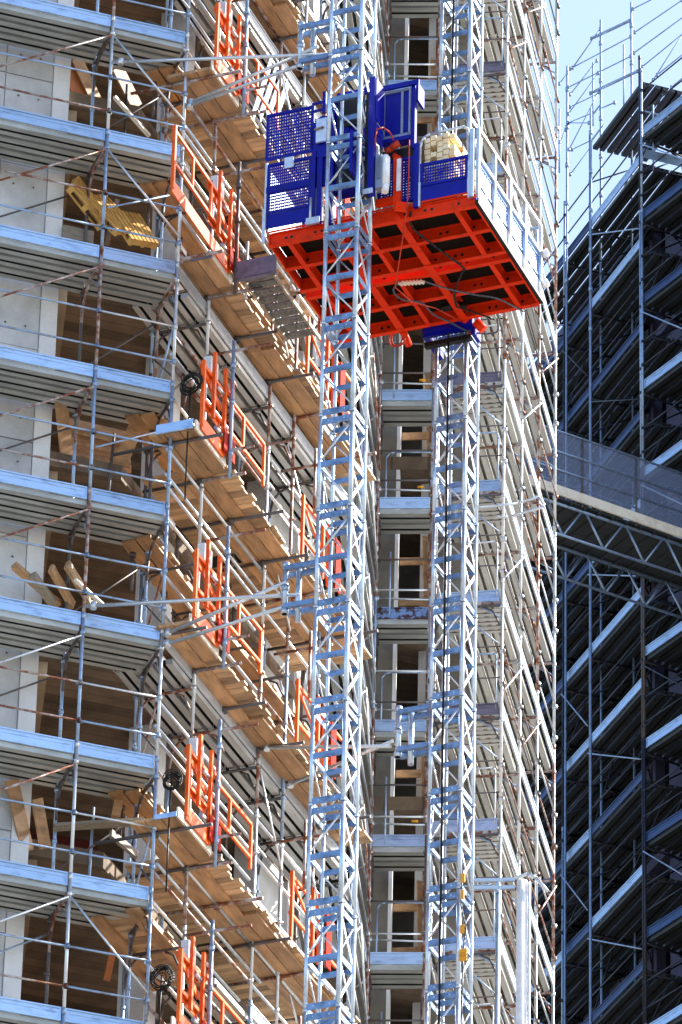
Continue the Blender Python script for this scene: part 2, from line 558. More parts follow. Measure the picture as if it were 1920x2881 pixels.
# ------------------------------------------------------------------ middle scaffold (runs away from the camera)
T = Thing('scaffold', 'scaffold running back behind the orange gates with timber and steel decks', 'scaffold', FRM, (0, 0, GZ))
SM, DM = [0.0, 1.16, 2.36, 3.54, 4.5, 5.7, 7.2], .86
for s in SM[1:]:
    for d in (0, DM):
        if s == 2.36 and d == 0:
            continue
        pole(T, s, d, GZ, 31.8, 33.5, [GALV])
        pole(T, s, d, 31.8, 61, 3.0 if s < 5 else 6, [GALV, GALVB, GALV, RUST] if d == 0 else [DARKT, GALVB], marks=MARKS)
STEEL_K = {-1, 2, 5, 8, -4}
for k in range(-4, 10):
    z = ZT(k)
    if k in STEEL_K or k == 7:
        lo = 2 if k == 7 else 0
        for s0, s1 in zip(SM[lo:-1], SM[lo+1:]):
            steel_deck(T, max(s0, .47), s1, .035, DM+.08, z-.206, DECK_M)
        for s0, s1 in ((.0, 1.16), (1.16, 3.54), (3.54, 4.5), (4.5, 5.7), (5.7, 7.2))[lo:]:
            toe_board(T, s0, s1, .03, z, TOE_W)
        if k == 7:
            wood_deck(T, .1, 2.3, .1, DM+.1, z-.25)
    else:
        wood_deck(T, 0.35, 7.1, .34, DM-.02, z-.25) if k in (0, 1, 4) else (wood_deck(T, 0.35, 3.3, .34, DM-.02, z-.25), steel_deck(T, 3.54, 7.2, .1, DM+.08, z-.206, DECK_M))
    for s in SM[1:]:
        arch_frame(T, s, DM, z-.34, DARKT if k not in STEEL_K else random.choice([DARKT, RUST]))
    hs = (.29, .88)
    for h in hs:
        for s0, s1 in ((0.0, 3.54), (3.54, 7.2)):
            mb = MB()
            mb.tube((s0, .04, z+h), (s1+.12, .04, z+h), .024, 8)
            T.part('guard_rail', mb, GALV if random.random() < .8 else RUST)
    if k not in STEEL_K:
        for h, d in ((.55, .10), (.18, .30)):
            mb = MB()
            mb.tube((.1+random.random()*.4, d, z+h), (3.3+random.random(), d, z+h), .024, 8)
            T.part('guard_rail', mb, GALV)
        for s in (.6, 1.75, 2.9, 4.1):
            if random.random() < .8:
                mb = MB().tube((s, DM-.1, z-.95), (s, DM-.1, z-.32), .024, 8)
                mb.tube((s, DM-.1, z-.40), (s, DM-.1, z-.33), .05, 8)
                T.part('hanger', mb, DARKT)
    if k % 2:
        brace(T, (3.54, -.03, z-.4), (4.5, -.03, z-1.6), GALV, .017)
        brace(T, (0.05, .06, z-.9), (1.16, .5, z-.35), DARKT, .015)
    else:
        brace(T, (1.16, DM, z-1.7), (2.36, DM, z-.4), GALV, .017)
        brace(T, (4.5, .1, z-.4), (5.7, .1, z-1.6), GALV, .017)

# ------------------------------------------------------------------ short return scaffold behind the near mast
T = Thing('scaffold', 'narrow return scaffold seen edge on between near mast and concrete recess', 'scaffold', FRN, (0, 0, GZ))
SN, DN = [0.6, LN], .7
for s in SN:
    for d in (0, DN):
        if s == LN and d == 0:
            continue
        pole(T, s, d, GZ, 38, 40, [GALV])
        pole(T, s, d, 38, 64, 4, [RUST, GALV, DARKT])
for k in range(-6, 7):
    z = ZT(k)
    steel_deck(T, .3, LN, .035, DN, z-.2, DECK)
    toe_board(T, .1, LN-.02, .03, z, TOE_W)
    for h in (.29, .88):
        rail(T, (.1, 0, z+h), (LN-.03, 0, z+h), GALV, .018)
    brace(T, (1.3, -.03, z-.35), (LN-.05, -.03, z-1.55), random.choice([GALV, RUST]), .016)
    brace(T, (.1, -.02, z-1.2), (1.4, -.02, z-.35), GALV, .015)

# ------------------------------------------------------------------ recess scaffold and right tower scaffold
def lettering(T, parent, s, d, z, txt, h, m):
    cu = bpy.data.curves.new('lettering', 'FONT')
    cu.body, cu.size, cu.align_x, cu.extrude = txt, h, 'CENTER', .0006
    tmp = bpy.data.objects.new('lettering', cu)
    C.objects.link(tmp)
    me = bpy.data.meshes.new_from_object(tmp.evaluated_get(bpy.context.evaluated_depsgraph_get()))
    bpy.data.objects.remove(tmp)
    o = bpy.data.objects.new('lettering', me)
    C.objects.link(o)
    o.parent = parent
    o.location = Vector((s, d, z))-T.base
    o.rotation_euler = (R(90), 0, 0)
    me.materials.clear()
    me.materials.append(m)

EMB = mat('embossed_letter', (.42, .50, .62), .7, .4)
T = Thing('scaffold', 'scaffold bay facing the camera between the two lattice masts', 'scaffold', FRF, (0, 0, GZ))
for s in (0, LF):
    for d in (0, .68):
        if d and s == 0:
            continue
        pole(T, s, d, GZ, 38, 40, [GALV])
        pole(T, s, d, 38, 64, 2 if d == 0 else 6, [RUST, RUST, GALVB, DARKT], marks=MARKS)
for k in range(-6, 7):
    z = ZT(k)
    steel_deck(T, 0, LF, .035, .72, z-.2, DECK)
    tb = toe_board(T, 0, LF, .03, z, TOE_RUST if k == 2 else TOE)
    if k in (0, 1):
        lettering(T, tb, LF*.62, .021, z-.125, 'CETA', .07, EMB)
    for h in (.30, .85):
        rail(T, (0, 0, z+h), (LF, 0, z+h), random.choice([DARKT, GALV]), .016)
    rail(T, (0, .68, z+.55), (LF, .68, z+.52), GALV, .018)
    mb = MB()
    if k % 2:
        mb.path([(.12, .1, z-.15), (.12, .1, z+.78), (.17, .1, z+.86), (.25, .1, z+.88), (LF, .1, z+.88)], .013, 7)
    else:
        mb.path([(.22, .02, z-.15), (.22, .02, z+1.0)], .013, 7)
    T.part('hoop_rail', mb, GALVB)
    brace(T, (-.3, .3, z-.55), (0, 0, z-.45), GALV, .016)
    arch_frame(T, .02, .68, z-.3, DARKT)
    if k in (-2, 0, 1, 4):
        mb = MB().tube((.6, .62, z+.56), (.7, .62, z+.555), .021, 8)
        T.part('marker_tape', mb, YELLOW)

T = Thing('scaffold', 'tall sunlit corner scaffold with cream coloured deck undersides right of the far mast', 'scaffold', FRR, (0, 0, GZ))
SR, DR = [0, LR/3, LR*2/3, LR], 1.05
GL = FRR.L(QG)
for s in SR:
    for d in (0, DR):
        pole(T, s, d, GZ, 36, 38, [GALV])
        pole(T, s, d, 36, 72, 4, [GALV, GALV, GALV, RUST] if d == 0 else [GALV, DARKT], marks=MARKS, stub=1.3)
for k in range(-10, 8):
    z = ZT(k)
    for s0, s1 in zip(SR[:-1], SR[1:]):
        steel_deck(T, s0+.01, s1-.01, .035, DR+.12, z-.2, DECK_C)
        toe_board(T, s0, s1, .0, z, TOE_W, .2)
    if k < -5:
        continue
    for s0, s1 in zip(SR[:-1], SR[1:]):
        for h in (.30, .88):
            rail(T, (s0, -.03, z+h), (s1, -.03, z+h), random.choice([GALV, DARKT, RUST]), .013)
        if random.random() < .22:
            brace(T, (s0, -.045, z+.2), (s1, -.045, z+1.6), random.choice([GALV, RUST]), .016)
for k in range(-6, 8):
    z = ZT(k)
    for s in SR:
        arch_frame(T, s, DR, z-.3, RUST if s else DARKT)
        mb = MB().tube((s, -.02, z-.55), (s, .34, z-.31), .013, 7)
        T.part('corner_strut', mb, GALVB)

T = Thing('scaffold', 'short end bay of the corner scaffold with grey blue end boards facing the camera', 'scaffold', FRG, (0, 0, GZ))
pole(T, .28, .0, GZ, 64, 66, [GALV])
for k in range(-6, 7):
    z = ZT(k)
    steel_deck(T, 0.1, LG-.03, .1, .9, z-.215, DECK_C)
    tb = toe_board(T, .0, LG-.02, .05, z, TOE if k % 3 else GREYP)
    mb = MB()
    mb.path([(.45, .06, z+.88), (.98, .06, z+.88), (1.02, .06, z+.84), (1.02, .06, z-.1)], .014, 7)
    T.part('hoop_rail', mb, GALVB if k % 2 else GALV)
    rail(T, (.0, .05, z+.45), (LG, .05, z+.45), DARKT, .012)
    rail(T, (.0, .05, z+1.0), (LG, .05, z+1.0), DARKT, .012)
    mb = MB()
    for q in (.5, .72, .94):
        mb.tube((q, .03, z-.3), (q, .03, z-.24), .02, 7)
    mb.bar((.0, .06, z-.25), (LG, .06, z-.25), .04, .05)
    T.part('end_transom', mb, RUST)
    brace(T, (.45, .06, z-.35), (1.05, .06, z-.95), GALVB, .013)

# ------------------------------------------------------------------ concrete building behind the scaffolds
def isect(fa, da, fb, db):
    p, q = fa.P(0, da, 0), fb.P(0, db, 0)
    d1, d2 = fa.t, fb.t
    k = ((q.x-p.x)*d2.y-(q.y-p.y)*d2.x)/(d1.x*d2.y-d1.y*d2.x)
    return p+d1*k
B0 = FRL.P(-9, 1.12, 0)
B1 = isect(FRL, 1.12, FRM, 1.0)
B2 = isect(FRM, 1.0, FRN, .95)
B3 = isect(FRN, .95, FRF, .95)
B4 = FRF.P(1.02, .95, 0)
B5 = isect(FRF, .95, FRR, 1.35)
B6 = FRR.P(4.2, 1.35, 0)
B7 = FRR.P(4.2, 12, 0)
B8 = FRL.P(-9, 14, 0)
T = Thing('concrete_building', 'unfinished concrete building behind the scaffolds with board marked ceilings', 'building', FRL, (0, 1.2, GZ))
loc = FRL.L
poly = [loc(p) for p in (B0, B1, B2, B3, B5, B6, B7, B8)]
def slab(z1, th, m):
    mb = MB()
    n = len(poly)
    lo = [(p.x, p.y, z1-th) for p in poly]
    hi = [(p.x, p.y, z1) for p in poly]
    mb.face(list(reversed(lo)))
    mb.face(hi)
    for k in range(n):
        j = (k+1) % n
        mb.face([lo[k], lo[j], hi[j], hi[k]])
    T.part('floor_slab', mb, m)
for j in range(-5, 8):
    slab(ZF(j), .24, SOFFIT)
    mb = MB()        # edge beam running back from the end of the plastered wall
    mb.bar((-1.36, 1.25, ZF(j)-.245-.12), (-.1, 6.5, ZF(j)-.245-.12), .22, .24)
    T.part('beam', mb, BEIGE)
TOPZ, LOWZ = ZF(7), GZ
mb = MB()
mb.box(-9, -1.70, 1.04, 1.115, LOWZ, TOPZ)
wall_o = T.part('wall', mb, CONC)
for j in range(-5, 7):
    for q, (h0, h1) in enumerate(((.01, 1.53), (1.545, 3.07))):
        for a, b in ((-3.4, -2.42), (-2.405, -1.705)):
            o = T.part('wall_panel', MB().box(a, b, 1.005+random.uniform(0, .012), 1.035, ZF(j)+h0, ZF(j)+h1), CONC)
            mb = MB()
            for x in (a+.2, b-.2):
                for z in (ZF(j)+h0+.35, ZF(j)+h1-.35):
                    mb.tube((x, 1.0, z), (x, 1.002, z), .016, 8)
            T.part('tie_hole', mb, DARKT, o)
mb = MB()
mb.box(-1.695, -1.45, .985, 1.115, LOWZ, TOPZ)
T.part('wall', mb, PLASTER, label='narrow pale plastered wall strip')
mb = MB()
for j in range(-5, 7):
    mb.box(-7, 1.0, 6.0, 6.2, ZF(j)+.001, ZF(j+1)-.245)
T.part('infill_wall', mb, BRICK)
def wall_between(p, q, th, name, m, zr=(LOWZ, TOPZ)):
    a, b = loc(p), loc(q)
    d = Vector((b.x-a.x, b.y-a.y, 0)).normalized()
    n = Vector((-d.y, d.x, 0))*th
    mb = MB()
    z0, z1 = zr
    mb.hexa([(a.x, a.y, z0), (b.x, b.y, z0), (b.x+n.x, b.y+n.y, z0), (a.x+n.x, a.y+n.y, z0),
             (a.x, a.y, z1), (b.x, b.y, z1), (b.x+n.x, b.y+n.y, z1), (a.x+n.x, a.y+n.y, z1)])
    return T.part(name, mb, m)
wall_between(FRM.P(2.2, 1.01, 0), FRM.P(2.6, 1.01, 0), .4, 'column', CONC)
wall_between(FRM.P(5.9, 1.01, 0), FRM.P(7.0, 1.01, 0), .3, 'wall', CONC)
wall_between(FRN.P(.3, .955, 0), FRN.P(LN, .955, 0), .25, 'wall', CONC)
wall_between(FRF.P(-.3, .955, 0), FRF.P(.25, .955, 0), .22, 'wall', CONC_D)
wall_between(FRF.P(.251, .955, 0), FRF.P(.31, .955, 0), .3, 'window_jamb', PLASTER)
wall_between(FRF.P(.86, .955, 0), FRF.P(1.50, .955, 0), .25, 'wall', CONC_D)
wall_between(FRR.P(1.75, 1.36, 0), FRR.P(4.2, 1.36, 0), .25, 'wall', CONC)
wall_between(FRF.P(-2.5, 4.0, 0), FRF.P(1.85, 4.0, 0), .2, 'wall', CONC_D)
wall_between(FRM.P(-.2, 5.4, 0), FRM.P(8, 5.4, 0), .2, 'wall', CONC)
for j in range(-2, 6):      # timber props and formwork boards in the recess openings
    z = ZF(j)
    mb = MB()
    for h in (.5, 1.25):
        p, q = loc(FRF.P(.32, 1.15, z+h)), loc(FRF.P(.85, 1.15, z+h+.02))
        mb.bar(p, q, .03, .13)
    p, q = loc(FRF.P(.78, 1.12, z)), loc(FRF.P(.72, 1.12, z+1.7))
    mb.bar(p, q, .09, .03, up=(0, 1, 0))
    T.part('formwork', mb, WOOD)
    mb = MB()
    mb.tube(loc(FRF.P(.80, .90, z)), loc(FRF.P(.80, .90, z+2.83)), .03, 8)
    T.part('prop', mb, RUST)

# ------------------------------------------------------------------ timber landings with orange gates, one per floor
def landing(j, gate_side):
    z = ZF(j)
    T = Thing('timber_landing', 'timber landing on scaffold tubes at %s' % gate_side, 'landing', FRM, (0, -.4, z), 'timber landings along the scaffold')
    s0 = .25 if j == 1 else (-.12, -.2, -.05)[j % 3]
    for d in (-.30, -.07, .16):
        mb = MB()
        mb.bar((s0, d, z-.095), (2.9 if d > -.2 else 1.0, d, z-.095), .215, .05)
        T.part('plank', mb, WOOD)
        mb = MB()
        mb.bar((2.75, d+.03, z-.096), (6.3, d+.03, z-.096), .215, .05)
        T.part('plank', mb, WOOD)
    mb = MB()
    s = .98 if j != 1 else 1.0
    while s < 6.6:
        wd = random.choice((.13, .16, .19, .21))
        if not 3.25 < s < 3.5:
            mb.box(s+.004, s+wd-.004, -.44+random.uniform(-.05, .05), .85, z-.065+random.uniform(-.004, 0), z-.03+random.uniform(-.003, .003))
        s += wd
    T.part('cross_boards', mb, WOODX)
    mb = MB()
    mb.bar((s0, -.425, z-.045), (.96, -.425, z-.045), .03, .15)
    T.part('edge_board', mb, WOOD_W)
    for s in (.1, 1.16, 2.3, 3.54, 4.6, 5.9):
        mb = MB()
        e = -.44-random.uniform(.1, .42)
        mb.tube((s, e, z-.147), (s, .9, z-.147), .025, 8)
        mb.tube((s, .02, z-.2), (s, .02, z-.08), .05, 7)
        T.part('putlog', mb, random.choice([DARKT, DARKT, RUST]))
    if j == 0:
        mb = MB()
        mb.box(s0-.03, s0-.022, -.40, .16, z-.10, z+.04)
        mb.box(s0-.05, s0-.0205, -.40, .16, z-.12, z-.1005)
        T.part('end_board', mb, TOE)
    elif j in (-2, 1):
        mb = MB()
        mb.box(s0-.03, s0-.012, -.42, -.1, z-.12, z-.05)
        T.part('end_board', mb, TOE if j == -2 else GREYP)
    return T
def gate(j, lab):
    """lift-up landing gate with its counterweight frame and a side fence, all in orange steel"""
    z = ZF(j)
    d = -.46
    T = Thing('landing_gate', lab, 'gate', FRM, (0, d, z), 'orange landing gates')
    def p(name, mb, m=ORANGE, par=None):
        return T.part(name, mb, m, par)
    if j != 1:
        mb = MB().bar((.02, d, z), (.02, d, z+1.08), .055, .05)
        mb.bar((.40, d, z+.36), (.40, d, z+1.44), .055, .05)
        T.parts('sliding_post', mb, ORANGE)
        a, b = .02, .80
    else:
        a, b = -1.38, .80
        mb = MB().bar((-1.38, d, z+.02), (-1.38, d, z+1.08), .055, .05)
        mb.bar((.36, d, z+.36), (.36, d, z+1.44), .055, .05)
        T.parts('sliding_post', mb, ORANGE)
    mb = MB().bar((.80, d, z-.02), (.80, d, z+1.40), .06, .05)
    mb.bar((1.05, d, z+.1), (1.05, d, z+1.36), .05, .05)
    mb.bar((.80, d, z+1.1), (1.05, d, z+1.1), .05, .05)
    mb.bar((.80, d, z+.4), (1.05, d, z+.4), .05, .05)
    T.parts('guide_post', mb, ORANGE)
    mb = MB().bar((a, d+.03, z+1.05), (b, d+.03, z+1.05), .035, .05)
    mb.bar((a, d+.03, z+.52), (b, d+.03, z+.52), .035, .05)
    if j == 1:
        for q in (-.6, .1):
            mb.bar((q, d+.03, z+.545), (q, d+.03, z+1.025), .04, .035)
    T.parts('gate_bar', mb, ORANGE)
    mb = MB().box(.1, .8, d+.06, d+.075, z+.42, z+.62)
    mb.box(.1, .8, d+.06, d+.075, z+.95, z+1.15)
    mb.bar((.05, d+.065, z+1.05), (.8, d+.065, z+.75), .03, .09)
    p('slide_plate', mb)
    mb = MB().box(a-.02, b, d-.012, d+.012, z-.06, z+.16)
    p('kick_plate', mb)
    mb = MB().box(.72, 1.12, d-.05, d-.034, z+.0, z+.36)
    p('base_plate', mb, RED_D)
    f0, f1 = (1.05, 2.28)
    if j != 1:
        mb = MB().bar((f0, d, z+1.02), (f1, d, z+1.02), .035, .045)
        mb.bar((f0, d, z+.5), (f1, d, z+.5), .035, .045)
        for q in (1.5, f1):
            mb.bar((q, d, z+.45 if q < 2 else z+.33), (q, d, z+1.0), .045, .04)
        p('side_fence', mb)
    mb = MB().tube((.89, d-.07, z-.36), (.89, d-.07, z+1.92), .026, 10)
    for h in (.05, .9, 1.5):
        mb.tube((.89, d-.07, z+h-.04), (.89, d-.07, z+h+.04), .042, 8)
    p('tube_post', mb, GALVB if j != 1 else DARKT)
    for h, q in ((1.78, -.62), (.12, -.42), (-.3, -.3)):
        mb = MB().tube((.93, d+.35, z+h), (.93, d+q, z+h), .022, 8)
        p('cross_tube', mb, RUST)
    mb = MB().box(.47, .74, d+.09, d+.2, z+1.12, z+1.46)
    T.o.rotation_euler.z += random.uniform(-.025, .025)
    b_ = p('control_box', mb, WHITE)
    mb = MB().tube((.55, d+.02, z+.98), (.78, d+.02, z+.98), .03, 8)
    mb.tube((.55, d+.02, z+.3), (.78, d+.02, z+.3), .03, 8)
    T.parts('spring_cylinder', mb, GALV)
    mb = MB().tube((.3, d+.12, z+.1), (.3, d+.12, z+1.25), .03, 8)
    p('counterweight', mb, DARKT)
    return T
WHERE = {2: 'at the top edge of the photo', 1: 'level with the lift platform', 0: 'just below the lift platform', -1: 'beside the middle wall ties', -2: 'in the lower part of the scaffold', -3: 'at the bottom edge of the photo', 3: 'above the photo'}
for j in range(-4, 4):
    landing(j, ['the floor under the bottom gate', 'the bottom floor in view', 'the lower floor with orange kick board', 'the middle floor beside the three tie tubes', 'the floor right below the lift platform', 'the platform floor with the long gate', 'the top floor in view', 'the floor above the picture'][j+4])
    if -3 <= j <= 2:
        gate(j, 'orange steel landing gate with white box %s' % WHERE[j])
    # second gate at the far end of the landing
    z, d = ZF(j), -.46
    if -4 < j < 3:
        G = Thing('landing_gate', 'orange far gate partly behind the near mast %s' % WHERE[j], 'gate', FRM, (3.8, d, z), 'orange far gates')
        mb = MB().bar((3.82, d, z-.02), (3.82, d, z+1.06), .05, .045)
        mb.bar((4.62, d, z+.1), (4.62, d, z+1.2), .05, .045)
        mb.bar((4.85, d, z+.1), (4.85, d, z+1.2), .05, .045)
        G.parts('post', mb, ORANGE)
        mb = MB().bar((3.82, d+.03, z+1.02), (5.6, d+.03, z+1.02), .035, .05)
        mb.bar((3.82, d+.03, z+.42), (5.6, d+.03, z+.42), .035, .05)
        mb.bar((3.86, d+.03, z+.98), (4.6, d+.03, z+.62), .03, .04)
        G.parts('gate_bar', mb, ORANGE)
        mb = MB().box(5.10, 5.30, d-.02, d+.0, z+.2, z+1.05)
        G.parts('gate_panel', mb, RED_D)
        mb = MB().tube((4.1, d-.06, z+.9), (4.1, d-.06, z+2.0), .024, 8)
        mb.tube((4.1, d+.5, z+1.72), (4.1, d-.4, z+1.72), .022, 8)
        G.part('tube_post', mb, RUST)
# coils of hose and buckets by the gates
for j, (q, r) in {0: (.05, .2), -2: (-.05, .17), -3: (-.12, .22)}.items():
    mb = MB()
    for k in range(9):
        mb.ring((q-.1+random.uniform(-.02, .02), -.3+random.uniform(-.03, .03), ZF(j)+.70+random.uniform(-.05, .05)-.22*(j < -1)+.1*(j < -2)), (.9, random.uniform(-.35, .35), random.uniform(-.15, .15)), r*random.uniform(.5, .8), .008)
    mb.path([(q-.1, -.3, ZF(j)+.6), (q-.14, -.3, ZF(j)-.2), (q-.10, -.28, ZF(j)-1.2)], .012)
    single('cable_coil', 'black cable coil hanging by the orange gate %s' % WHERE[j], 'cable', mb, BLACK, FRM, (q-.1, -.3, ZF(j)+.5), 'cable coils by the gates')

# ------------------------------------------------------------------ hoist masts
def mast(fr, x0, x1, y0, y1, zph, zlo, zhi, lab, cable):
    T = Thing('lattice_mast', lab, 'mast', fr, ((x0+x1)/2, (y0+y1)/2, GZ), 'lattice masts of the goods hoist')
    H = 1.508
    cs = [(x0, y0), (x1, y0), (x1, y1), (x0, y1)]
    def section(z):
        tb = MB()
        for (x, y), r in zip(cs, (.029, .034, .034, .027)):
            tb.tube((x, y, z+.004), (x, y, z+H-.004), r, 12)
            tb.tube((x, y, z+.004), (x, y, z+.05), r*1.18, 12)
        dg = MB()
        for k in range(4):
            (xa, ya), (xb, yb) = cs[k], cs[(k+1) % 4]
            n = Vector((yb-ya, xa-xb, 0)).normalized()*.006
            for h in (.075, H/2, H-.075):
                dg.use(1)
                dg.bar((xa, ya, z+h), (xb, yb, z+h), .012 if k else .03, .085)
                dg.use(0)
            a, b = Vector((xa, ya, 0)), Vector((xb, yb, 0))
            for h0, h1, fl in ((.12, H/2-.05, k % 2), (H/2+.05, H-.12, (k+1) % 2)):
                p, q = (a, b) if fl else (b, a)
                if k == 1:
                    dg.bar(p+Vector((0, 0, z+h0)), q+Vector((0, 0, z+h1)), .012, .05)
                    dg.tube(q+Vector((0, 0, z+h0)), p+Vector((0, 0, z+h1)), .012, 6)
                else:
                    dg.tube(p+Vector((0, 0, z+h0)), q+Vector((0, 0, z+h1)), .013, 6)
            for h in (.075, H-.075):
                for u in (.25, .75):
                    c = a.lerp(b, u)+Vector((0, 0, z+h))+n*2.2
                    dg.tube(c-n, c+n*1.4, .011, 6)
        rk = MB()
        for q in range(2):
            xr = x0+(x1-x0)*.72
            rk.box(xr-.018, xr+.018, y1-.10, y1-.06, z+.003+q*H/2, z+H/2-.003+q*H/2)
        o = T.part('mast_section', tb, MASTB)
        T.part('lattice', dg, [GALV, MASTR], o)
        T.part('rack', rk, DARKT, o)
        return o
    z = zph-.0
    while z > zlo:
        z -= H
    proto = None
    while z < zhi:
        if proto is None:
            proto, z_p = section(z), z
        else:
            c = copy_tree(proto, T.o)
            c.location.z = z-z_p
        z += H
    mb = MB()
    for x, y in cs:
        mb.tube((x, y, GZ), (x, y, zlo-H), .03, 8)
    T.part('mast_base', mb, MASTB)
    if cable:
        mb = MB()
        xm, ym = x0+(x1-x0)*.46, y0-.07
        pts = [(xm+random.uniform(-.006, .006), ym+random.uniform(-.006, .006), zz*.5) for zz in range(int(zlo*2), int(zhi*2))]
        mb.path(pts, .017, 7)
        T.part('trailing_cable', mb, BLACK)
    return T
mast(FRP, 1.14, 1.60, -.65, -.17, 47.24, 33, 58, 'near lattice mast in pale blue steel crossing the picture in front of the platform', False)
mast(FRP, 1.46, 1.91, 2.90, 3.38, 43.12, 34, 60, 'far lattice mast with black trailing cable behind the platform', True)

# ------------------------------------------------------------------ wall ties between masts and scaffold poles
def tie(lab, c, pts, arm, plane_y):
    """bracket of two upright tubes and two pairs of arms reaching a mast, with long tubes back to the scaffold; c = bracket centre in the hoist frame"""
    x, y, z = c
    T = Thing('mast_tie', lab, 'wall tie', FRP, c, 'mast ties')
    mb = MB()
    mb.tube((x, y, z-.40), (x, y, z+.40), .04, 10)
    mb.tube((x+.17, y+.06, z-.52), (x+.17, y+.06, z+.30), .042, 10)
    for h in (-.36, 0, .36):
        mb.tube((x, y, z+h-.04), (x, y, z+h+.04), .055, 10)
    T.part('bracket', mb, MASTB)
    mb = MB()
    for h in (.30, -.30):
        for e in (-.02, .1):
            mb.bar((x, y+e, z+h-e*.4), (arm, y+e, z+h-e*.4), .06, .07)
    T.parts('arm', mb, MASTR)
    for a, b in pts:
        mb = MB()
        mb.tube(a, b, .027, 10)
        m_ = (Vector(a)*.96+Vector(b)*.04)
        mb.tube(m_-Vector((0, 0, .05)), m_+Vector((0, 0, .05)), .045, 8)
        T.part('tie_tube', mb, GALV)
    return T
def hoist_px(x, y, yd):
    return FRP.L(on_vertical(x, y, FRP.P(0, yd, 0), FRP.az))
def pole_px(fr, s, d, x, y):           # height of a vertical pole's point seen at photo pixel x, y
    p = fr.P(s, d, 0)
    v = ray(x, y)
    k = (p.x*v.x+p.y*v.y)/(v.x*v.x+v.y*v.y)
    return FRP.L(Vector((p.x, p.y, v.z*k)))
c = hoist_px(803, 1656, -.4)
tie('tie bracket reaching the near mast halfway up with three long tubes', c,
    [(pole_px(FRL, -1.13, -.05, 245, 1706), hoist_px(846, 1673, -.36)), (pole_px(FRL, 0, -.05, 461, 1787), hoist_px(805, 1638, -.44)), (pole_px(FRL, 0, -.05, 458, 1816), hoist_px(795, 1709, -.45))], 1.1, -.4)
c = hoist_px(846, 128, -.4)
tie('tie bracket reaching the near mast at the top of the picture', c,
    [(pole_px(FRL, -1.13, -.05, 270, 172), hoist_px(920, 152, -.36)), (pole_px(FRL, 0, -.05, 535, 295), hoist_px(895, 130, -.44)), (pole_px(FRL, 0, -.06, 545, 302), hoist_px(835, 186, -.45))], 1.1, -.4)
c = hoist_px(1121, 2060, 3.1)
tie('tie bracket left of the far mast with a level tube to the scaffold', c,
    [(FRP.L(FRM.P(3.54, -.05, FRM.px(735, 2101, -.05).z)), hoist_px(1100, 2100, 3.05)), (FRP.L(FRM.P(4.5, -.05, FRM.px(785, 2185, -.05).z)), hoist_px(1105, 2085, 3.15))], 1.42, 3.1)
c = hoist_px(1440, 2492, 3.6)
T = Thing('mast_tie', 'tie frame right of the far mast near the bottom edge', 'wall tie', FRP, c, 'mast ties')
mb = MB()
for h in (-.06, .06):
    mb.bar((1.9, 3.4, c.z+.0+h), (c.x+.05, 3.6, c.z+h+.02), .05, .05)
mb.path([(c.x-.05, 3.6, c.z+.08), (c.x+.22, 3.62, c.z+.15), (c.x+.34, 3.64, c.z+.08), (c.x+.50, 3.66, c.z-.14)], .025, 8)
T.part('arm', mb, GALV)
c = hoist_px(1450, 1428, 3.6)
T = Thing('mast_tie', 'tie frame right of the far mast below the platform', 'wall tie', FRP, c, 'mast ties')
mb = MB()
mb.path([(1.9, 3.4, c.z-.02), (c.x+.05, 3.6, c.z+.06), (c.x+.34, 3.62, c.z+.12), (c.x+.42, 3.64, c.z+.0), (c.x+.40, 3.64, c.z-.05), (c.x-.1, 3.6, c.z-.14), (c.x-.28, 3.55, c.z-.12)], .02, 8)
T.part('arm', mb, GALV)

# ------------------------------------------------------------------ lift platform
ZP = 47.7
PW, PD = 3.1, 2.72
T = Thing('lift_platform', 'red underside goods lift platform with blue mesh guards between the masts', 'lift', FRP, (PW/2, PD/2, ZP))
def beam_y(x, y0, y1, h=.2, wd=.075, z=ZP):
    mb = MB()
    mb.box(x-wd/2, x+wd/2, y0, y1, z, z+.014)
    mb.box(x-.008, x+.008, y0, y1, z+.0142, z+h-.0142)
    mb.box(x-wd/2, x+wd/2, y0, y1, z+h-.014, z+h)
    return mb
def beam_x(y, x0, x1, h=.2, wd=.075, z=ZP):
    mb = MB()
    mb.box(x0, x1, y-wd/2, y+wd/2, z, z+.014)
    mb.box(x0, x1, y-.008, y+.008, z+.0142, z+h-.0142)
    mb.box(x0, x1, y-wd/2, y+wd/2, z+h-.014, z+h)
    return mb
def holes(y, xs, z=ZP+.1):
    mb = MB()
    for x in xs:
        mb.tube((x, y-.012, z), (x, y-.0085, z), .023, 10)
    return mb
for y in (.04, .66, 1.26, 1.46, 2.06, 2.68):
    o = T.part('cross_beam', beam_x(y, .0, PW), RED)
    hs = [.26, .34, .7, .80, 1.2, 1.95, 2.05, 2.35, 2.45, 2.85]
    T.part('beam_hole', holes(y, hs), BLACK, o)
for x, wd in ((.30, .07), (1.0, .11), (1.42, .06), (1.95, .11), (2.80, .07)):
    for y0, y1 in ((.08, 1.22), (1.50, 2.64)):
        T.part('long_beam', beam_y(x, y0, y1, .19, wd, ZP+.003), RED)
for x in (1.0, 1.95):
    mb = MB().tube((x, -.02, ZP+.04), (x, .1, ZP+.04), .05, 10)
    mb.tube((x, 2.72, ZP+.03), (x, 2.98, ZP-.06), .055, 10)
    mb.box(x-.06, x+.06, 1.20, 1.52, ZP-.012, ZP+.001)
    T.parts('beam_end', mb, RED)
mb = MB()
for x in (.012, PW-.012):
    for y0, y1 in ((.0, 1.28), (1.44, 2.72)):
        mb.box(x-.012, x+.012, y0, y1, ZP+.02, ZP+.2)
T.parts('side_rim', mb, RED)
mb = MB()
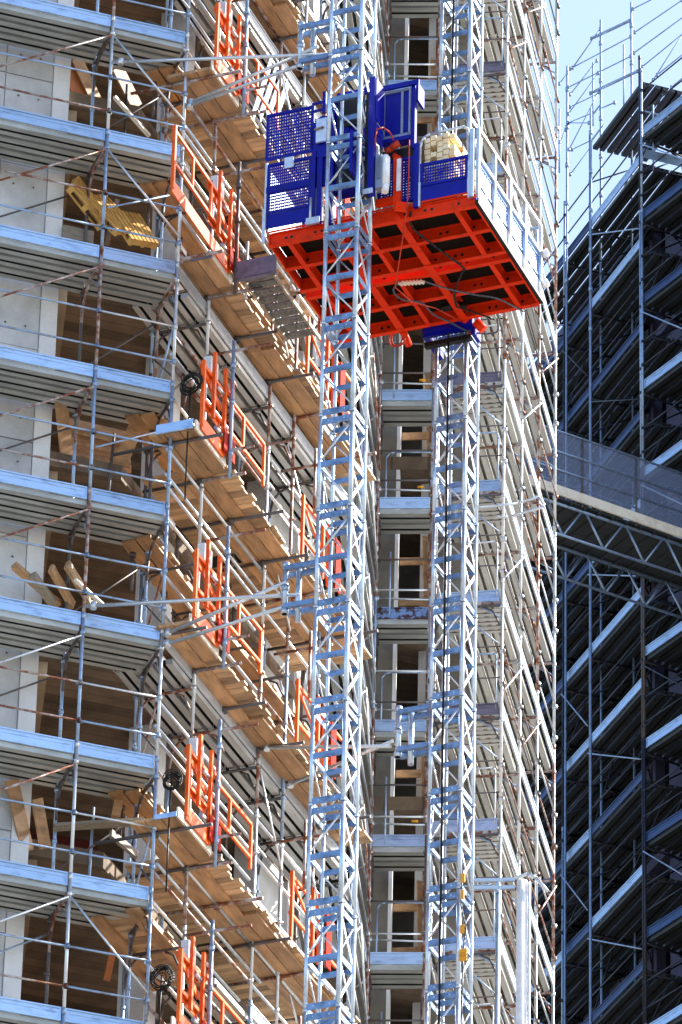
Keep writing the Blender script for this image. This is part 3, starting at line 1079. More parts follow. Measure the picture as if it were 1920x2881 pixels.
for y0, y1 in ((.06, .64), (.68, 1.24), (1.48, 2.04), (2.08, 2.66)):
    mb.box(.03, PW-.03, y0-.02, y1+.02, ZP+.201, ZP+.235)
T.part('floor_panel', mb, FLOORP)
mb = MB()
mb.box(-.0, PW, -.01, 0.0, ZP+.21, ZP+.24)
T.part('front_lip', mb, RED)
ZD = ZP+.24
def mesh_panel(x0, x1, z0, z1, y, nx, nz, m=BLUE, fw=.045, gap=.5, name='mesh_guard', axis='x'):
    """sheet with rows of small square holes: a frame and a grid of bars"""
    mb = MB()
    def bx(a0, a1, b0, b1, t):
        if axis == 'x':
            mb.box(a0, a1, y-t/2, y+t/2, b0, b1)
        else:
            mb.box(y-t/2, y+t/2, a0, a1, b0, b1)
    bx(x0, x1, z0, z0+fw, .03)
    bx(x0, x1, z1-fw, z1, .03)
    bx(x0, x0+fw, z0+fw, z1-fw, .03)
    bx(x1-fw, x1, z0+fw, z1-fw, .03)
    px_, pz_ = (x1-x0-2*fw)/nx, (z1-z0-2*fw)/nz
    for k in range(nx+1):
        c = x0+fw+k*px_
        bx(c-px_*gap/2, c+px_*gap/2, z0+fw, z1-fw, .004)
    for k in range(nz+1):
        c = z0+fw+k*pz_
        bx(x0+fw, x1-fw, c-pz_*gap/2, c+pz_*gap/2, .0055)
    return T.part(name, mb, m)
Y0 = .0
# left half of the near end: kick plate and three mesh fields, hinged upper door
T.part('kick_plate', MB().box(-.04, .66, Y0-.012, Y0+.004, ZD+.05, ZD+.28), BLUE)
mesh_panel(-.04, .64, ZD+.29, ZD+.68, Y0-.005, 19, 6)
mesh_panel(-.04, .64, ZD+.72, ZD+1.15, Y0-.005, 19, 7)
T.part('solid_band', MB().box(-.05, .66, Y0-.025, Y0-.021, ZD+.65, ZD+.75), BLUE)
mesh_panel(-.07, .66, ZD+1.20, ZD+2.0, Y0-.03, 17, 13)
mb = MB().box(.23, .37, Y0-.05, Y0-.046, ZD+1.0, ZD+1.18)
T.part('sign_plate', mb, MESHP)
mb = MB().bar((.68, Y0-.02, ZD-.04), (.68, Y0-.02, ZD+1.2), .06, .08)
mb.bar((.77, Y0+.0, ZD-.04), (.77, Y0+.0, ZD+1.35), .08, .08)
mb.box(.66, .86, Y0+.0, Y0+.03, ZD+.6, ZD+1.75)
T.part('door_post', mb, BLUE)
mb = MB().bar((-.06, Y0-.02, ZD-.2), (-.06, Y0-.02, ZD+.35), .05, .05)
mb.bar((-.06, Y0+.0, ZD+.36), (-.06, Y0+.0, ZD+1.18), .03, .035)
T.part('corner_bracket', mb, GALV)
mb = MB().tube((.66, Y0-.07, ZD-.02), (.66, Y0-.07, ZD+.38), .022, 8)
mb.box(.60, .80, Y0-.09, Y0-.05, ZD-.07, ZD+.04)
T.part('hinge_tube', mb, GALV)
mb = MB().box(.72, .88, Y0-.10, Y0-.07, ZD+1.3, ZD+1.7)
T.part('plate', mb, MESHP)
T.part('plate_bolt', MB().tube((.70, Y0-.12, ZD+1.51), (.84, Y0-.12, ZD+1.53), .015, 8), RUST)
mb = MB()
cx_, cz_ = .80, ZD+1.42
n_ = 28
rim = [(cx_+.19*math.cos(2*math.pi*k/n_), cz_+.36*math.sin(2*math.pi*k/n_)) for k in range(n_)]
mb.face([(x, Y0-.045, z) for x, z in rim])
mb.face([(x, Y0-.035, z) for x, z in reversed(rim)])
for k in range(n_):
    (xa, za), (xb, zb_) = rim[k], rim[(k+1) % n_]
    mb.face([(xb, Y0-.045, zb_), (xa, Y0-.045, za), (xa, Y0-.035, za), (xb, Y0-.035, zb_)])
T.part('door_hinge', mb, BLUE)
mb = MB()
for h in (1.90, 2.03):
    mb.bar((.62, Y0-.02, ZD+h), (.80, Y0-.02, ZD+h+.01), .03, .03)
mb.bar((.81, Y0-.02, ZD+1.84), (.81, Y0-.02, ZD+2.2), .05, .05)
T.part('door_frame', mb, BLUE)
# drive unit round the near mast
mb = MB()
mb.box(.92, .98, -.06, .10, ZD-.1, ZD+2.0)
mb.box(.98, 1.46, .0, .20, ZD+.45, ZD+2.15)
mb.box(1.48, 1.52, -.7, -.1, ZD+.25, ZD+.95)
mb.box(1.0, 1.2, -.04, -.0005, ZD+.9, ZD+1.5)
T.part('drive_carriage', mb, BLUE)
mb = MB().box(1.66, 1.75, -.46, -.36, ZD-.02, ZD+1.97)
mb.box(1.752, 1.765, -.44, -.12, ZD+1.25, ZD+1.95)
mb.box(1.752, 1.765, -.44, -.15, ZD+.9, ZD+1.2)
mb.bar((1.75, -.42, ZD+1.02), (1.86, -.40, ZD+.93), .03, .05)
T.part('drive_column', mb, BLUE)
mb = MB().box(1.60, 1.655, -.42, -.32, ZD+.0, ZD+1.75)
mb.box(1.02, 1.44, -.03, -.0008, ZD+.5, ZD+.88)
mb.box(1.02, 1.44, -.03, -.0008, ZD+1.52, ZD+2.0)
T.part('drive_motor', mb, BLACK)
mb = MB().box(1.60, 1.75, -.475, -.462, ZD-.02, ZD+.06)
T.part('sign_plate', mb, MESHP)
mb = MB().box(1.765, 1.86, -.42, -.28, ZD+.08, ZD+.64)
for k in range(5):
    mb.box(1.78+k*.016, 1.788+k*.016, -.432, -.4205, ZD+.22, ZD+.6)
T.part('gear_motor', mb, CABGREY)
mb = MB().tube((1.88, -.33, ZD+.16), (1.88, -.33, ZD+.62), .065, 16)
mb.tube((1.88, -.33, ZD+.04), (1.88, -.33, ZD+.16), .05, 12, .064)
mb.tube((1.88, -.33, ZD+.62), (1.88, -.33, ZD+.66), .064, 12, .04)
T.part('motor_housing', mb, WHITE)
# cabinet door beside the mast
mb = MB().box(1.74, 2.10, -.02, .02, ZD+1.19, ZD+1.93)
T.part('cabinet_panel', mb, BLUE)
mb = MB().box(1.705, 1.74, -.045, .02, ZD+1.16, ZD+1.97)
mb.box(1.985, 2.02, -.045, -.021, ZD+1.2, ZD+1.92)
mb.box(1.74, 2.14, -.05, -.0205, ZD+1.145, ZD+1.19)
mb.box(1.74, 2.10, -.05, -.0205, ZD+1.925, ZD+1.96)
mb.box(2.105, 2.13, -.05, .02, ZD+1.15, ZD+1.96)
T.part('cabinet_frame', mb, CABGREY)
mb = MB().box(2.14, 2.165, -.05, .02, ZD+.95, ZD+2.0)
mb.box(2.17, 2.205, -.06, .02, ZD+.9, ZD+2.0)
mb.box(1.70, 2.27, -.10, -.06, ZD+1.965, ZD+2.04)
mb.box(2.235, 2.275, -.12, .12, ZD+1.66, ZD+1.962)
mb.box(1.70, 2.14, -.06, .1, ZD+1.08, ZD+1.142)
mb.bar((2.23, -.02, ZD-.1), (2.23, -.02, ZD+.98), .065, .06)
T.part('cabinet_post', mb, BLUE)
mb = MB().bar((2.285, -.02, ZD-.1), (2.285, -.02, ZD+.3), .03, .05)
T.part('corner_bracket', mb, GALV)
mesh_panel(1.64, 2.19, ZD+.05, ZD+.80, .0, 10, 14, gap=.6)
T.part('solid_band', MB().box(1.68, 2.2, .01, .03, ZD+.80, ZD+.98), BLACK)
mb = MB().tube((1.78, -.10, ZD+.90), (1.90, -.10, ZD+.94), .045, 10)
mb.tube((1.88, -.12, ZD+.93), (2.0, -.12, ZD+.99), .05, 10)
T.part('coupling', mb, REDC)
mb = MB().bar((1.99, -.12, ZP+.1), (1.99, -.14, ZD+.72), .10, .08)
mb.bar((2.0, -.05, ZP+.10), (2.04, -.12, ZP+.22), .15, .16)
mb.box(1.66, 1.95, -.12, -.04, ZD+.0, ZD+.10)
mb.bar((1.99, -.13, ZD+.72), (1.93, -.10, ZD+.8), .07, .06)
T.part('bracket_post', mb, RED)
T.part('bracket_plate', MB().box(2.0, 2.06, -.20, -.185, ZD+.12, ZD+.66), WHITE)
mb = MB()
mb.path([(1.78, -.46, ZD+.74), (1.77, -.46, ZD+.9), (1.79, -.45, ZD+1.05), (1.86, -.4, ZD+1.1), (1.93, -.3, ZD+1.06), (1.95, -.2, ZD+.98)], .011)
mb.path([(2.15, -.12, ZD+1.0), (2.16, -.14, ZD+.2), (2.15, -.16, ZD-.2), (2.05, -.02, ZP-.25), (1.62, .8, ZP-.55), (1.68, 1.3, ZP-.5), (1.78, 2.0, ZP-.2), (1.9, 2.7, ZP-.02)], .009)
T.part('hose', mb, REDC)
# right half of the near end
T.part('kick_plate', MB().box(2.29, 3.0, Y0-.012, Y0+.004, ZD-.0, ZD+.23), BLUE)
mesh_panel(2.28, 3.0, ZD+.24, ZD+.63, Y0-.005, 17, 6, gap=.42)
mb = MB()
mb.path([(2.27, 0, ZD+.1), (2.27, 0, ZD+.9), (2.29, 0, ZD+1.02), (2.34, 0, ZD+1.09), (2.42, 0, ZD+1.12), (2.92, 0, ZD+1.13), (2.98, 0, ZD+1.08), (3.0, 0, ZD+.95), (3.0, 0, ZD)], .02, 10)
T.part('end_rail', mb, GALV)
mb = MB().bar((3.055, .0, ZD-.1), (3.055, .0, ZD+1.05), .06, .06)
mb.bar((3.02, -.02, ZD-.12), (3.02, -.02, ZD+.5), .03, .05)
T.part('corner_post', mb, GALV)
# long side away from the building: white rails, pale mesh, kick plate
XR = 3.12
mb = MB()
for y in (.06, .72, 1.36, 2.0, 2.66):
    mb.bar((XR, y, ZD-.1), (XR, y, ZD+1.1), .05, .05)
for h in (1.09, .62):
    mb.bar((XR, .06, ZD+h), (XR, 2.66, ZD+h), .045, .045)
T.part('side_rail', mb, GALV)
mb = MB()
mb.box(XR-.035, XR-.02, .06, 2.7, ZD-.12, ZD+.17)
T.part('kick_plate', mb, WHITE)
mesh_panel(.1, 2.66, ZD+.22, ZD+.58, XR-.03, 34, 6, mat('blue_side_mesh', (.16, .30, .62), .2, .5, (.26, .40, .66), 8), .03, .46, 'side_mesh', 'y')
mb = MB()
mb.box(XR-.05, XR+.0, .0, 2.74, ZP+.1, ZP+.119)
for k in range(9):
    mb.box(XR-.04, XR-.02, .1+k*.31, .22+k*.31, ZD+.175, ZD+.215)
T.part('blue_edge', mb, BLUE)
mb = MB()
mb.box(PW-.0, PW+.055, .0, 2.72, ZP+.03, ZP+.09)
T.part('rubber_seal', mb, BLACK)
mb = MB()
mb.ring((XR-.1, 2.35, ZD+.75), (1, .2, 0), .17, .03)
mb.ring((XR-.1, 2.35, ZD+.75), (1, .2, 0), .10, .02)
T.part('hand_wheel', mb, WHITE)
mb = MB().tube((XR+.02, 2.70, ZD+.62), (XR+.10, 2.72, ZD+.66), .06, 12)
mb.tube((XR+.02, 2.70, ZD+.1), (XR+.10, 2.72, ZD+.14), .06, 12)
T.part('latch', mb, WHITE)
# far end: railing, blue carriage on the far mast
mb = MB()
for h in (.62, 1.1):
    mb.bar((0, 2.7, ZD+h), (PW, 2.7, ZD+h), .04, .04)
for x in (.05, 1.0, 2.2, 3.05):
    mb.bar((x, 2.7, ZD), (x, 2.7, ZD+1.1), .04, .04)
T.part('end_rail', mb, GALV)
mb = MB().box(1.30, 2.06, 2.74, 2.80, ZP-.06, ZP+1.7)
mb.box(1.28, 1.36, 2.80, 3.45, ZP-.10, ZP+.0)
mb.box(2.02, 2.08, 2.80, 3.05, ZP-.20, ZP-.05)
mb.box(1.36, 2.02, 2.8005, 2.86, ZP-.10, ZP-.02)
T.part('drive_carriage', mb, BLUE)
mb = MB()
mb.box(1.3, 2.0, 2.81, 2.9, ZP-.26, ZP-.185)
T.part('guide_roller', mb, BLACK)
mb = MB().tube((2.1, 2.78, ZP-.02), (2.2, 2.84, ZP-.14), .07, 10)
T.part('beam_end', mb, RED)
# side towards the building
mb = MB()
mb.box(-.02, -.005, .0, 1.25, ZD+.0, ZD+1.05)
T.part('side_door', mb, MESHP)
mb = MB()
for y in (1.3, 2.0, 2.66):
    mb.bar((-.0, y, ZD), (-.0, y, ZD+1.1), .045, .045)
for h in (.62, 1.09):
    mb.bar((-.0, 1.3, ZD+h), (-.0, 2.66, ZD+h), .04, .04)
T.part('side_rail', mb, BLUE)
# cables slung below the floor
def sag(pts, n=5):
    out = []
    for k in range(len(pts)-1):
        a = Vector(pts[max(0, k-1)]); b = Vector(pts[k]); c_ = Vector(pts[k+1]); d_ = Vector(pts[min(len(pts)-1, k+2)])
        for i in range(n):
            t = i/n
            out.append(.5*((2*b)+(c_-a)*t+(2*a-5*b+4*c_-d_)*t*t+(3*b-a-3*c_+d_)*t**3))
    out.append(Vector(pts[-1]))
    return out
zc = ZP-.03
mb = MB().path(sag([(1.45, 1.42, zc), (1.30, 1.55, zc-.04), (1.33, 1.82, zc-.03), (1.55, 2.05, zc), (1.62, 2.32, zc-.04), (1.75, 2.6, zc-.02), (2.0, 2.85, zc-.1), (2.35, 2.95, zc-.12), (2.42, 2.8, zc)]), .014)
T.part('supply_cable', mb, GREYC)
mb = MB().path(sag([(1.75, 1.5, zc), (2.05, 1.75, zc-.05), (2.35, 2.05, zc-.03), (2.62, 2.25, zc-.03), (2.78, 2.62, zc), (2.85, 2.74, zc)]), .014)
T.part('supply_cable', mb, GREYC)
mb = MB().path(sag([(2.15, -.02, ZP+.1), (2.1, .2, zc), (2.28, .9, zc), (2.42, 1.38, zc), (2.36, 1.5, zc), (2.1, 1.9, zc), (1.98, 2.3, zc)]), .016)
mb.path(sag([(1.98, 2.3, zc), (2.15, 2.5, zc), (2.4, 2.78, zc-.02)]), .013)
T.part('supply_cable', mb, BLACK, label='black cable')
mb = MB()
for k in range(7):
    x, y = 1.42+k*.05, 1.44+.01*k
    mb.tube((x, y, zc), (x+.06, y+.03, zc-.03), .03, 7)
T.part('cable_clamp', mb, WOOD_W)
mb = MB()
for k in range(5):
    mb.box(1.72+k*.07, 1.80+k*.07, 2.36+random.uniform(-.05, .05), 2.46, ZP+.03, ZP+.10)
T.part('junction_box', mb, BLACK)
mb = MB()
for k in range(4):
    mb.ring((1.0-.12+random.uniform(-.03, .03), 2.8, ZP-.04), (.2, 1, .3), .11, .011)
T.part('hose', mb, REDC)

# cargo on the platform
def pallet(T, base, w_, l_, m, tilt=0.0):
    """a timber pallet lying on its face; returned as parts of T"""
    x, y, z = base
    for nm, bl in (('deck_board', [(x+k*w_/6, x+k*w_/6+w_/9, y, y+l_, z+.1, z+.122) for k in range(7)] + [(x+k*w_/2, x+k*w_/2+w_/9, y, y+l_, z, z+.02) for k in range(3)]),
                   ('bearer', [(x, x+w_*7/6-.03, y+k*(l_-.08)/2, y+k*(l_-.08)/2+.08, z+.0205, z+.0995) for k in range(3)])):
        mb = MB()
        for b in bl:
            mb.box(*b)
        T.parts(nm, mb, m)
for k in range(3):
    G = Thing('brick_stack', ['front', 'middle', 'rear'][k] + ' stack of pale yellow bricks on the lift platform behind the blue mesh', 'bricks', FRP, (2.5, .12+k*.34, ZD), 'brick stacks on the platform')
    mb = MB()
    for a in range(5):
        for b in range(11):
            if random.random() < .93:
                x = 2.30+a*.092+random.uniform(-.006, .006)
                zz = ZD+.1+b*.095+(.03 if a % 2 else 0)
                mb.box(x, x+.082, .10+k*.34, .36+k*.34, zz, zz+.08)
    G.part('bricks', mb, WOOD_Y if k else mat('pale_yellow_brick', (.80, .66, .42), 0, .8, (.66, .48, .26), 8, grain=.12))
    G.part('pallet', MB().box(2.28, 2.80, .10+k*.34, .36+k*.34, ZD+.005, ZD+.09), WOOD_Y)

# ------------------------------------------------------------------ steel ramp between landing and platform
T = Thing('steel_gangway', 'perforated steel gangway under the left edge of the lift platform', 'gangway', FRM, (.9, -1.0, ZF(1)-.6))
zg = FRM.px(774, 753, -.95).z
a0 = FRM.px(745, 770, -.95)
gx, gz = a0.x, a0.z
mb = MB()
for k in range(9):
    mb.bar((gx+.04+k*.2, -1.08, gz), (gx+.04+k*.2, -.64, gz), .15, .022)
    for q in range(6):
        mb.tube((gx+.03+k*.2, -1.04+q*.085, gz-.013), (gx+.03+k*.2, -1.04+q*.085, gz-.028), .008, 6)
T.part('tread', mb, mat('gangway_tread', (.17, .18, .17), .3, .5, (.09, .09, .085), 6))
mb = MB()
for d in (-1.09, -.63):
    mb.bar((gx, d, gz-.03), (gx+1.8, d, gz-.03), .03, .07)
T.part('side_rail', mb, WOOD_G)
mb = MB().box(gx-.06, gx-.045, -1.15, -.48, gz-.02, gz+.26)
mb.box(gx-.0445, gx+.02, -1.15, -.48, gz-.045, gz-.0205)
T.part('end_plate', mb, GREYP)
mb = MB()
for d in (-1.2, -.5):
    mb.tube((gx+.4, d, gz-.08), (gx+.4, d, gz+.9), .02, 8)
T.part('post', mb, GALV)

# ------------------------------------------------------------------ loose timber on the left scaffold
def plank_px(lab, x0, y0, x1, y1, d0, d1, wd, th, m, cat='plank', face=(0, -1, .4)):
    p, q = FRL.px(x0, y0, d0), FRL.px(x1, y1, d1)
    b = (p+q)/2
    single('loose_plank', lab, cat, MB().bar(p, q, wd, th, up=face), m, FRL, tuple(q), 'loose planks on the left scaffold')
plank_px('pale plank leaning under the deck left of the inner pole', 170, 1112, 190, 1298, .70, 1.25, .21, .045, WOOD)
plank_px('pale plank leaning under the deck right of the outer pole', 419, 1112, 338, 1305, .70, 1.25, .21, .045, WOOD)
plank_px('red stained wide board leaning at the top left', 165, 150, 235, 292, 1.45, 1.7, .26, .03, WOOD_O)
plank_px('tan board leaning beside the red stained board', 215, 165, 275, 292, 1.5, 1.75, .24, .03, WOOD)
plank_px('tan board leaning right of the inner pole at the top left', 330, 190, 385, 300, 1.5, 1.75, .26, .03, WOOD)
plank_px('tan board with dark edge leaning against the wall at the top left', 148, 215, 180, 295, 1.05, 1.2, .12, .03, WOOD_G)
plank_px('thick square beam end sticking out by the wall', 40, 1592, 165, 1700, .5, 1.0, .10, .10, WOOD)
plank_px('dark old beam beside the thick beam end', 92, 1620, 150, 1700, .55, .9, .14, .10, WOOD_G)
plank_px('left plank of the pair stacked behind the outer pole', 143, 1598, 205, 1705, .55, .95, .17, .06, WOOD)
plank_px('right plank of the pair stacked behind the outer pole', 188, 1588, 262, 1705, .55, .95, .17, .06, WOODX)
plank_px('wide tan plank leaning on the wall at the lower left', 32, 2195, 76, 2395, .8, 1.05, .20, .045, WOOD)
plank_px('shorter plank beside the wide tan plank at the lower left', 104, 2248, 128, 2388, .7, 1.0, .17, .045, WOOD)
plank_px('long level grey plank across the lower left bay', 152, 2328, 405, 2312, .75, .7, .05, .12, WOOD_G)
plank_px('broken plank end tilted below the level grey plank', 312, 2345, 385, 2408, .6, .8, .14, .05, WOOD_G)
plank_px('curved pale wood brace above the level grey plank', 335, 2250, 325, 2300, .8, .75, .12, .05, WOOD)
plank_px('pale square timber sloping down behind the top guard rails', 322, 272, 420, 382, .5, .9, .06, .05, WOOD_W)
plank_px('thin pale timber sloping down beside the planks stacked behind the outer pole', 212, 1632, 292, 1704, .3, .7, .05, .05, WOOD_W)
plank_px('narrow dark batten leaning deep inside the bay above the yellow pallets', 330, 560, 300, 690, 1.3, 1.6, .07, .04, WOOD_G)
plank_px('brown batten leaning deep inside the bay below the long level plank', 330, 2620, 300, 2760, 1.3, 1.6, .09, .04, WOOD_O)
T = Thing('formwork_panel', 'row of tan formwork boards hanging below the deck beside the leaning planks', 'formwork', FRL, tuple(FRL.px(220, 1300, 1.3)))
for k in range(7):
    mb = MB()
    p = FRL.px(200+k*2, 1188+k*16, 1.15+.12*k)
    mb.bar((p.x-.1, p.y, p.z), (p.x+.85, p.y+.05, p.z), .02, .13)
    T.part('board', mb, WOODX if k % 2 else WOOD)
# pallets leaning on the second deck
for k, (x, y, r1) in enumerate(((362, 690, .25), (322, 665, .5), (275, 650, 1.0))):
    p = FRL.px(x, y, .75+.1*k)
    T = Thing('timber_pallet', ['right pallet of the three yellow pallets leaning behind the outer pole', 'middle pallet of the three yellow pallets leaning behind the outer pole', 'left pallet with open slats leaning towards the wall'][k], 'pallet', FRL, tuple(p), 'yellow pallets on the left scaffold')
    pallet(T, tuple(p), .42, .75, WOOD_Y)
    T.o.rotation_euler = (R(62), R(-12-20*k), FRL.rz+r1)
mb = MB()
p = FRL.px(235, 640, .9)
mb.box(p.x-.3, p.x+.16, p.y, p.y+.3, p.z-.5, p.z-.02)
single('wooden_box', 'grey board box in front of the yellow pallets', 'box', mb, WOOD_G, FRL, (p.x, p.y, p.z-.5))
# stack of bent steel planks on the top left deck and sheets leaning by the top gate
p = FRL.px(465, 95, .3)
T = Thing('steel_planks', 'two loose steel planks lying across the rail at the top left', 'steel planks', FRL, tuple(p))
for k in range(2):
    mb = MB()
    for pr in deck_profile(p.y-.3+k*.32, p.y+.0+k*.32, p.z):
        mb.prism(pr, p.x-.35, p.x+.28)
    o = T.part('steel_plank', mb, DECK_D)
T.o.rotation_euler = (R(18), R(12), FRL.rz)
T = Thing('steel_sheets', 'pale steel sheets leaning in a fan beside the top orange fence', 'steel sheets', FRM, tuple(FRM.px(715, 320, -.1)))
for k in range(4):
    p, q = FRM.px(712+k*20, 325+k*5, -.1), FRM.px(762+k*16, 175+k*20, .05)
    mb = MB().bar(p, q, .16, .012, up=(.3, -1, .1))
    T.part('sheet', mb, MESHP)

# ------------------------------------------------------------------ rubble pipe and cable gear by the far mast
z0 = hoist_px(1470, 2480, 3.7)
mb = MB().tube((z0.x, 3.7, z0.z), (z0.x, 3.7, 30), .075, 16)
mb.tube((z0.x+.10, 3.72, z0.z-.02), (z0.x+.10, 3.72, 30), .02, 10)
mb.tube((z0.x, 3.7, 30), (z0.x, 3.7, GZ), .075, 10)
single('white_pipe', 'thick white standing pipe with a thin pipe beside it at the bottom right', 'pipe', mb, WHITE, FRP, (z0.x, 3.7, GZ))
z1 = hoist_px(1402, 2515, 3.7)
mb = MB().tube((z1.x, 3.7, z1.z), (z1.x, 3.7, GZ), .03, 10)
mb.box(z1.x-.03, z1.x+.03, 3.66, 3.74, z1.z, z1.z+.16)
single('steel_pipe', 'slim blue grey pipe left of the thick white pipe', 'pipe', mb, GALVB, FRP, (z1.x, 3.7, GZ))
zz = hoist_px(1300, 2690, 2.86)
T = Thing('warning_tags', 'yellow tags hung on a cable on the far mast near the bottom', 'tags', FRP, tuple(zz))
mb = MB()
for k, (dz, wd) in enumerate(((.0, .1), (.42, .06), (.95, .05), (1.2, .06))):
    mb.box(zz.x-.02, zz.x-.02+wd, zz.y-.03, zz.y-.01, zz.z+dz-.09, zz.z+dz+.09-.05*(k > 0))
    if k == 0:
        for q in range(3):
            mb.box(zz.x-.03, zz.x+.09, zz.y-.04, zz.y-.0305, zz.z-.07+q*.05, zz.z-.045+q*.05)
T.parts('tag', mb, YELLOW)
mb = MB().path(sag([(zz.x, zz.y, zz.z+1.3), (zz.x-.02, zz.y, zz.z+.8), (zz.x+.05, zz.y, zz.z+.4), (zz.x+.02, zz.y, zz.z), (zz.x+.0, zz.y, zz.z-1.5)]), .012)
T.part('cable', mb, GREYC)

# ------------------------------------------------------------------ truss bridge behind the corner scaffold
FRB = Fr((0, 0), R(59.5))
pb = ray(1566, 1430)*113.0
FRB = Fr((pb.x, pb.y), R(59.5))
zb = pb.z
T = Thing('footbridge', 'steel truss footbridge with net and white edge board crossing to the dark scaffold', 'footbridge', FRB, (0, 0, zb))
x0, x1 = -2.5, 3.2
zc0 = FRB.px(1566, 1415, 0).z
zl0 = FRB.px(1566, 1500, 0).z
mb = MB()
mb.tube((x0, 0, zc0), (x1+1, 0, zc0), .03, 8)
mb.tube((x0, 0, zl0), (x1+1, 0, zl0), .026, 8)
mb.tube((x0, 1.3, zc0), (x1+1, 1.3, zc0), .03, 8)
mb.tube((x0, 1.3, zl0), (x1+1, 1.3, zl0), .026, 8)
T.parts('chord', mb, GALVB)
mb = MB()
n = 6
for d in (0, 1.3):
    for k in range(-3, n):
        a = k*.9+.15
        mb.tube((a, d, zl0), (a+.42, d, zc0), .022, 8)
        mb.tube((a+.5, d, zc0), (a+.9, d, zl0), .022, 8)
T.parts('diagonal', mb, GALVB)
mb = MB()
for k in range(22):
    pr = deck_profile(-.05, 1.35, 0)
    s = x0+k*.31
    mb.box(s, s+.26, -.1, 1.45, zc0+.04, zc0+.07)
    mb.box(s+.265, s+.30, -.1, 1.45, zc0+.0, zc0+.07)
T.part('deck', mb, DECK_D)
mb = MB()
mb.bar((x0, -.14, zc0+.22), (x1-.4, -.14, zc0+.16), .04, .2)
T.part('edge_board', mb, WOOD_W)
mb = MB()
for h in (.65, 1.05, 1.5):
    mb.tube((x0, -.12, zc0+h), (x1-.3, -.12, zc0+h), .02, 8)
    mb.tube((x0, 1.4, zc0+h), (x1-.3, 1.4, zc0+h), .018, 8)
T.parts('hand_rail', mb, GALVB)
mb = MB()
for k in range(5):
    mb.tube((x0+.6+k*1.2, -.12, zc0), (x0+.6+k*1.2, -.12, zc0+1.52), .02, 8)
T.parts('rail_post', mb, DARKT)
nm = bpy.data.materials.new('debris_net')
nm.use_nodes = True
t_ = nm.node_tree
p_ = t_.nodes['Principled BSDF']
p_.inputs['Base Color'].default_value = (.25, .32, .50, 1)
p_.inputs['Roughness'].default_value = .6
p_.inputs['Alpha'].default_value = .28
mb = MB().box(x0, x1-.4, -.105, -.1, zc0+.3, zc0+1.5)
T.part('net', mb, nm)

# ------------------------------------------------------------------ dark scaffolded building on the right
FRQL = FRQ1
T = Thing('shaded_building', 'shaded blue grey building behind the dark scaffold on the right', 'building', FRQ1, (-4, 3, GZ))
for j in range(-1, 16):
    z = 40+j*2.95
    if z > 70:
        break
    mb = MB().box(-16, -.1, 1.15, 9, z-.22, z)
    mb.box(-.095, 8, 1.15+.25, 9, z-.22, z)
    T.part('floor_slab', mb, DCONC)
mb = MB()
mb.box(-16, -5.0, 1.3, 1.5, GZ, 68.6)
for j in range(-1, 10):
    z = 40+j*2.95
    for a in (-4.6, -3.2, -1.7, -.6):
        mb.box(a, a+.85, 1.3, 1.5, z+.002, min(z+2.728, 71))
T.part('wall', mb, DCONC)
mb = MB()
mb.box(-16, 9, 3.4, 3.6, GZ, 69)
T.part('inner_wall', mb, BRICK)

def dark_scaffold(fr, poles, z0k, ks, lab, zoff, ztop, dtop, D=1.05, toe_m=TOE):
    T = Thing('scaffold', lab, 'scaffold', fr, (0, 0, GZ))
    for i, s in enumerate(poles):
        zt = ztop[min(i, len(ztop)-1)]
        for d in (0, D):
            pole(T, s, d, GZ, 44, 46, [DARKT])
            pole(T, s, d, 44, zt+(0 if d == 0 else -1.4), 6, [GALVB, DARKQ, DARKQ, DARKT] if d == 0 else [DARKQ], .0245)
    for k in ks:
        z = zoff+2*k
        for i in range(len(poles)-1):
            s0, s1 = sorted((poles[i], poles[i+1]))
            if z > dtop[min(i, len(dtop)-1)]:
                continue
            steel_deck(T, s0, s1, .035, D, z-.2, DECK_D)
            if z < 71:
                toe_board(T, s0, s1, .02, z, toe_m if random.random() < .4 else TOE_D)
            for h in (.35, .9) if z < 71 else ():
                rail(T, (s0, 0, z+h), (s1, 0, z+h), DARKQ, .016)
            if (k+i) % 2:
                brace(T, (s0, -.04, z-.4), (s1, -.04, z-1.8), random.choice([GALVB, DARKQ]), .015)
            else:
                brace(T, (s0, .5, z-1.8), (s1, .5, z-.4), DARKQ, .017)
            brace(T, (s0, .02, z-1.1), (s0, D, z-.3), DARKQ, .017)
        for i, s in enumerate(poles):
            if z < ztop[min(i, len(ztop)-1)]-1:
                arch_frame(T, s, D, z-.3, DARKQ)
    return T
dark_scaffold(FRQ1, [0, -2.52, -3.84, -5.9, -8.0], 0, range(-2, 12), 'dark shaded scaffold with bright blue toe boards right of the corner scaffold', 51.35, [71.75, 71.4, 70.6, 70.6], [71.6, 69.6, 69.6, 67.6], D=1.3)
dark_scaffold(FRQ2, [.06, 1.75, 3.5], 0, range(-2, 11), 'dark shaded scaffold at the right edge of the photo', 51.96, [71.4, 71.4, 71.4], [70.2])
# end boards and rails of the top deck beside the corner pole
T = Thing('end_railing', 'grey blue end board with two posts on the top deck of the dark scaffold', 'railing', FRQ1, (.0, .1, 69.3))
mb = MB().box(.04, .05, .05, 1.6, 69.25, 69.47)
T.part('end_board', mb, TOE)
mb = MB()
for d in (.28, 1.1):
    mb.tube((.03, d, 69.0), (.03, d, 70.6), .02, 8)
for h in (69.8, 70.4):
    mb.tube((.03, .0, h), (.03, 1.6, h), .017, 8)
T.part('rail', mb, GALVB)

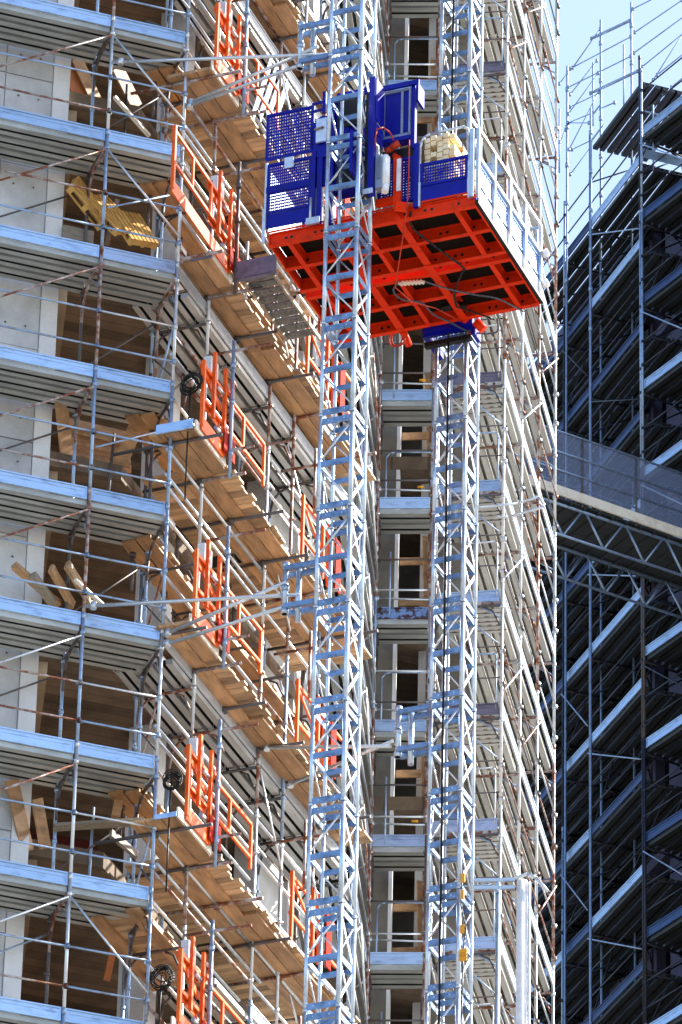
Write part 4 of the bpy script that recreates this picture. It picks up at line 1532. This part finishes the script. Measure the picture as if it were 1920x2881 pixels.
# ------------------------------------------------------------------ unfinished scaffold standing free against the sky
az_s = R(-50)
ps = ray(1690, 300)*126.0
FRS = Fr((ps.x, ps.y), az_s+math.pi)
T = Thing('bare_scaffold', 'bare scaffold poles and rails without decks against the sky at the upper right', 'scaffold', FRS, (0, 0, GZ))
for (xa, ya, xb, yb), dbl in zip(((1597, 185, 1592, 560), (1691, 55, 1686, 560), (1777, 5, 1783, 260), (1663, 305, 1662, 560)), (1, 1, 1, 0)):
    p = FRS.px(xa, ya, 0 if dbl else -1)
    q = FRS.px(xb, yb, 0 if dbl else -1)
    mb = MB().tube((p.x, p.y, GZ), (p.x, p.y, p.z), .024, 8)
    for zq in range(6):
        z_ = p.z-.6-zq*.95
        mb.tube((p.x, p.y, z_-.05), (p.x, p.y, z_+.05), .04, 8)
    if dbl:
        mb.tube((p.x-.2, p.y, p.z-1.0), (p.x-.2, p.y, p.z-2.6), .018, 8)
    T.part('pole', mb, GALVB)
for xa, ya, xb, yb, r_ in ((1605, 193, 1775, 103, .014), (1665, 108, 1772, 58, .034), (1600, 245, 1775, 158, .014), (1662, 262, 1795, 200, .034), (1605, 300, 1690, 260, .012), (1600, 345, 1665, 318, .012),
                           (1610, 420, 1665, 394, .012), (1782, 24, 1850, -10, .014), (1787, 90, 1920, 0, .014), (1785, 148, 1925, 46, .014), (1808, 187, 1925, 92, .014), (1850, 210, 1925, 150, .014), (1890, 245, 1925, 216, .014),
                           (1612, 190, 1690, 80, .014), (1605, 265, 1680, 170, .012), (1600, 320, 1684, 205, .012), (1602, 420, 1685, 258, .012), (1605, 490, 1662, 415, .012), (1838, 225, 1925, 90, .012), (1575, 235, 1597, 205, .012),
                           (1575, 400, 1592, 365, .012), (1600, 345, 1658, 345, .012), (1690, 305, 1730, 288, .016)):
    p, q = FRS.px(xa, ya, 0), FRS.px(xb, yb, 0)
    rail(T, p, q, GALVB, r_)
for xa, ya, xb, yb in ((1690, 295, 1662, 330), (1700, 350, 1665, 395)):
    brace(T, FRS.px(xa, ya, 0), FRS.px(xb, yb, 0), GALVB, .02)
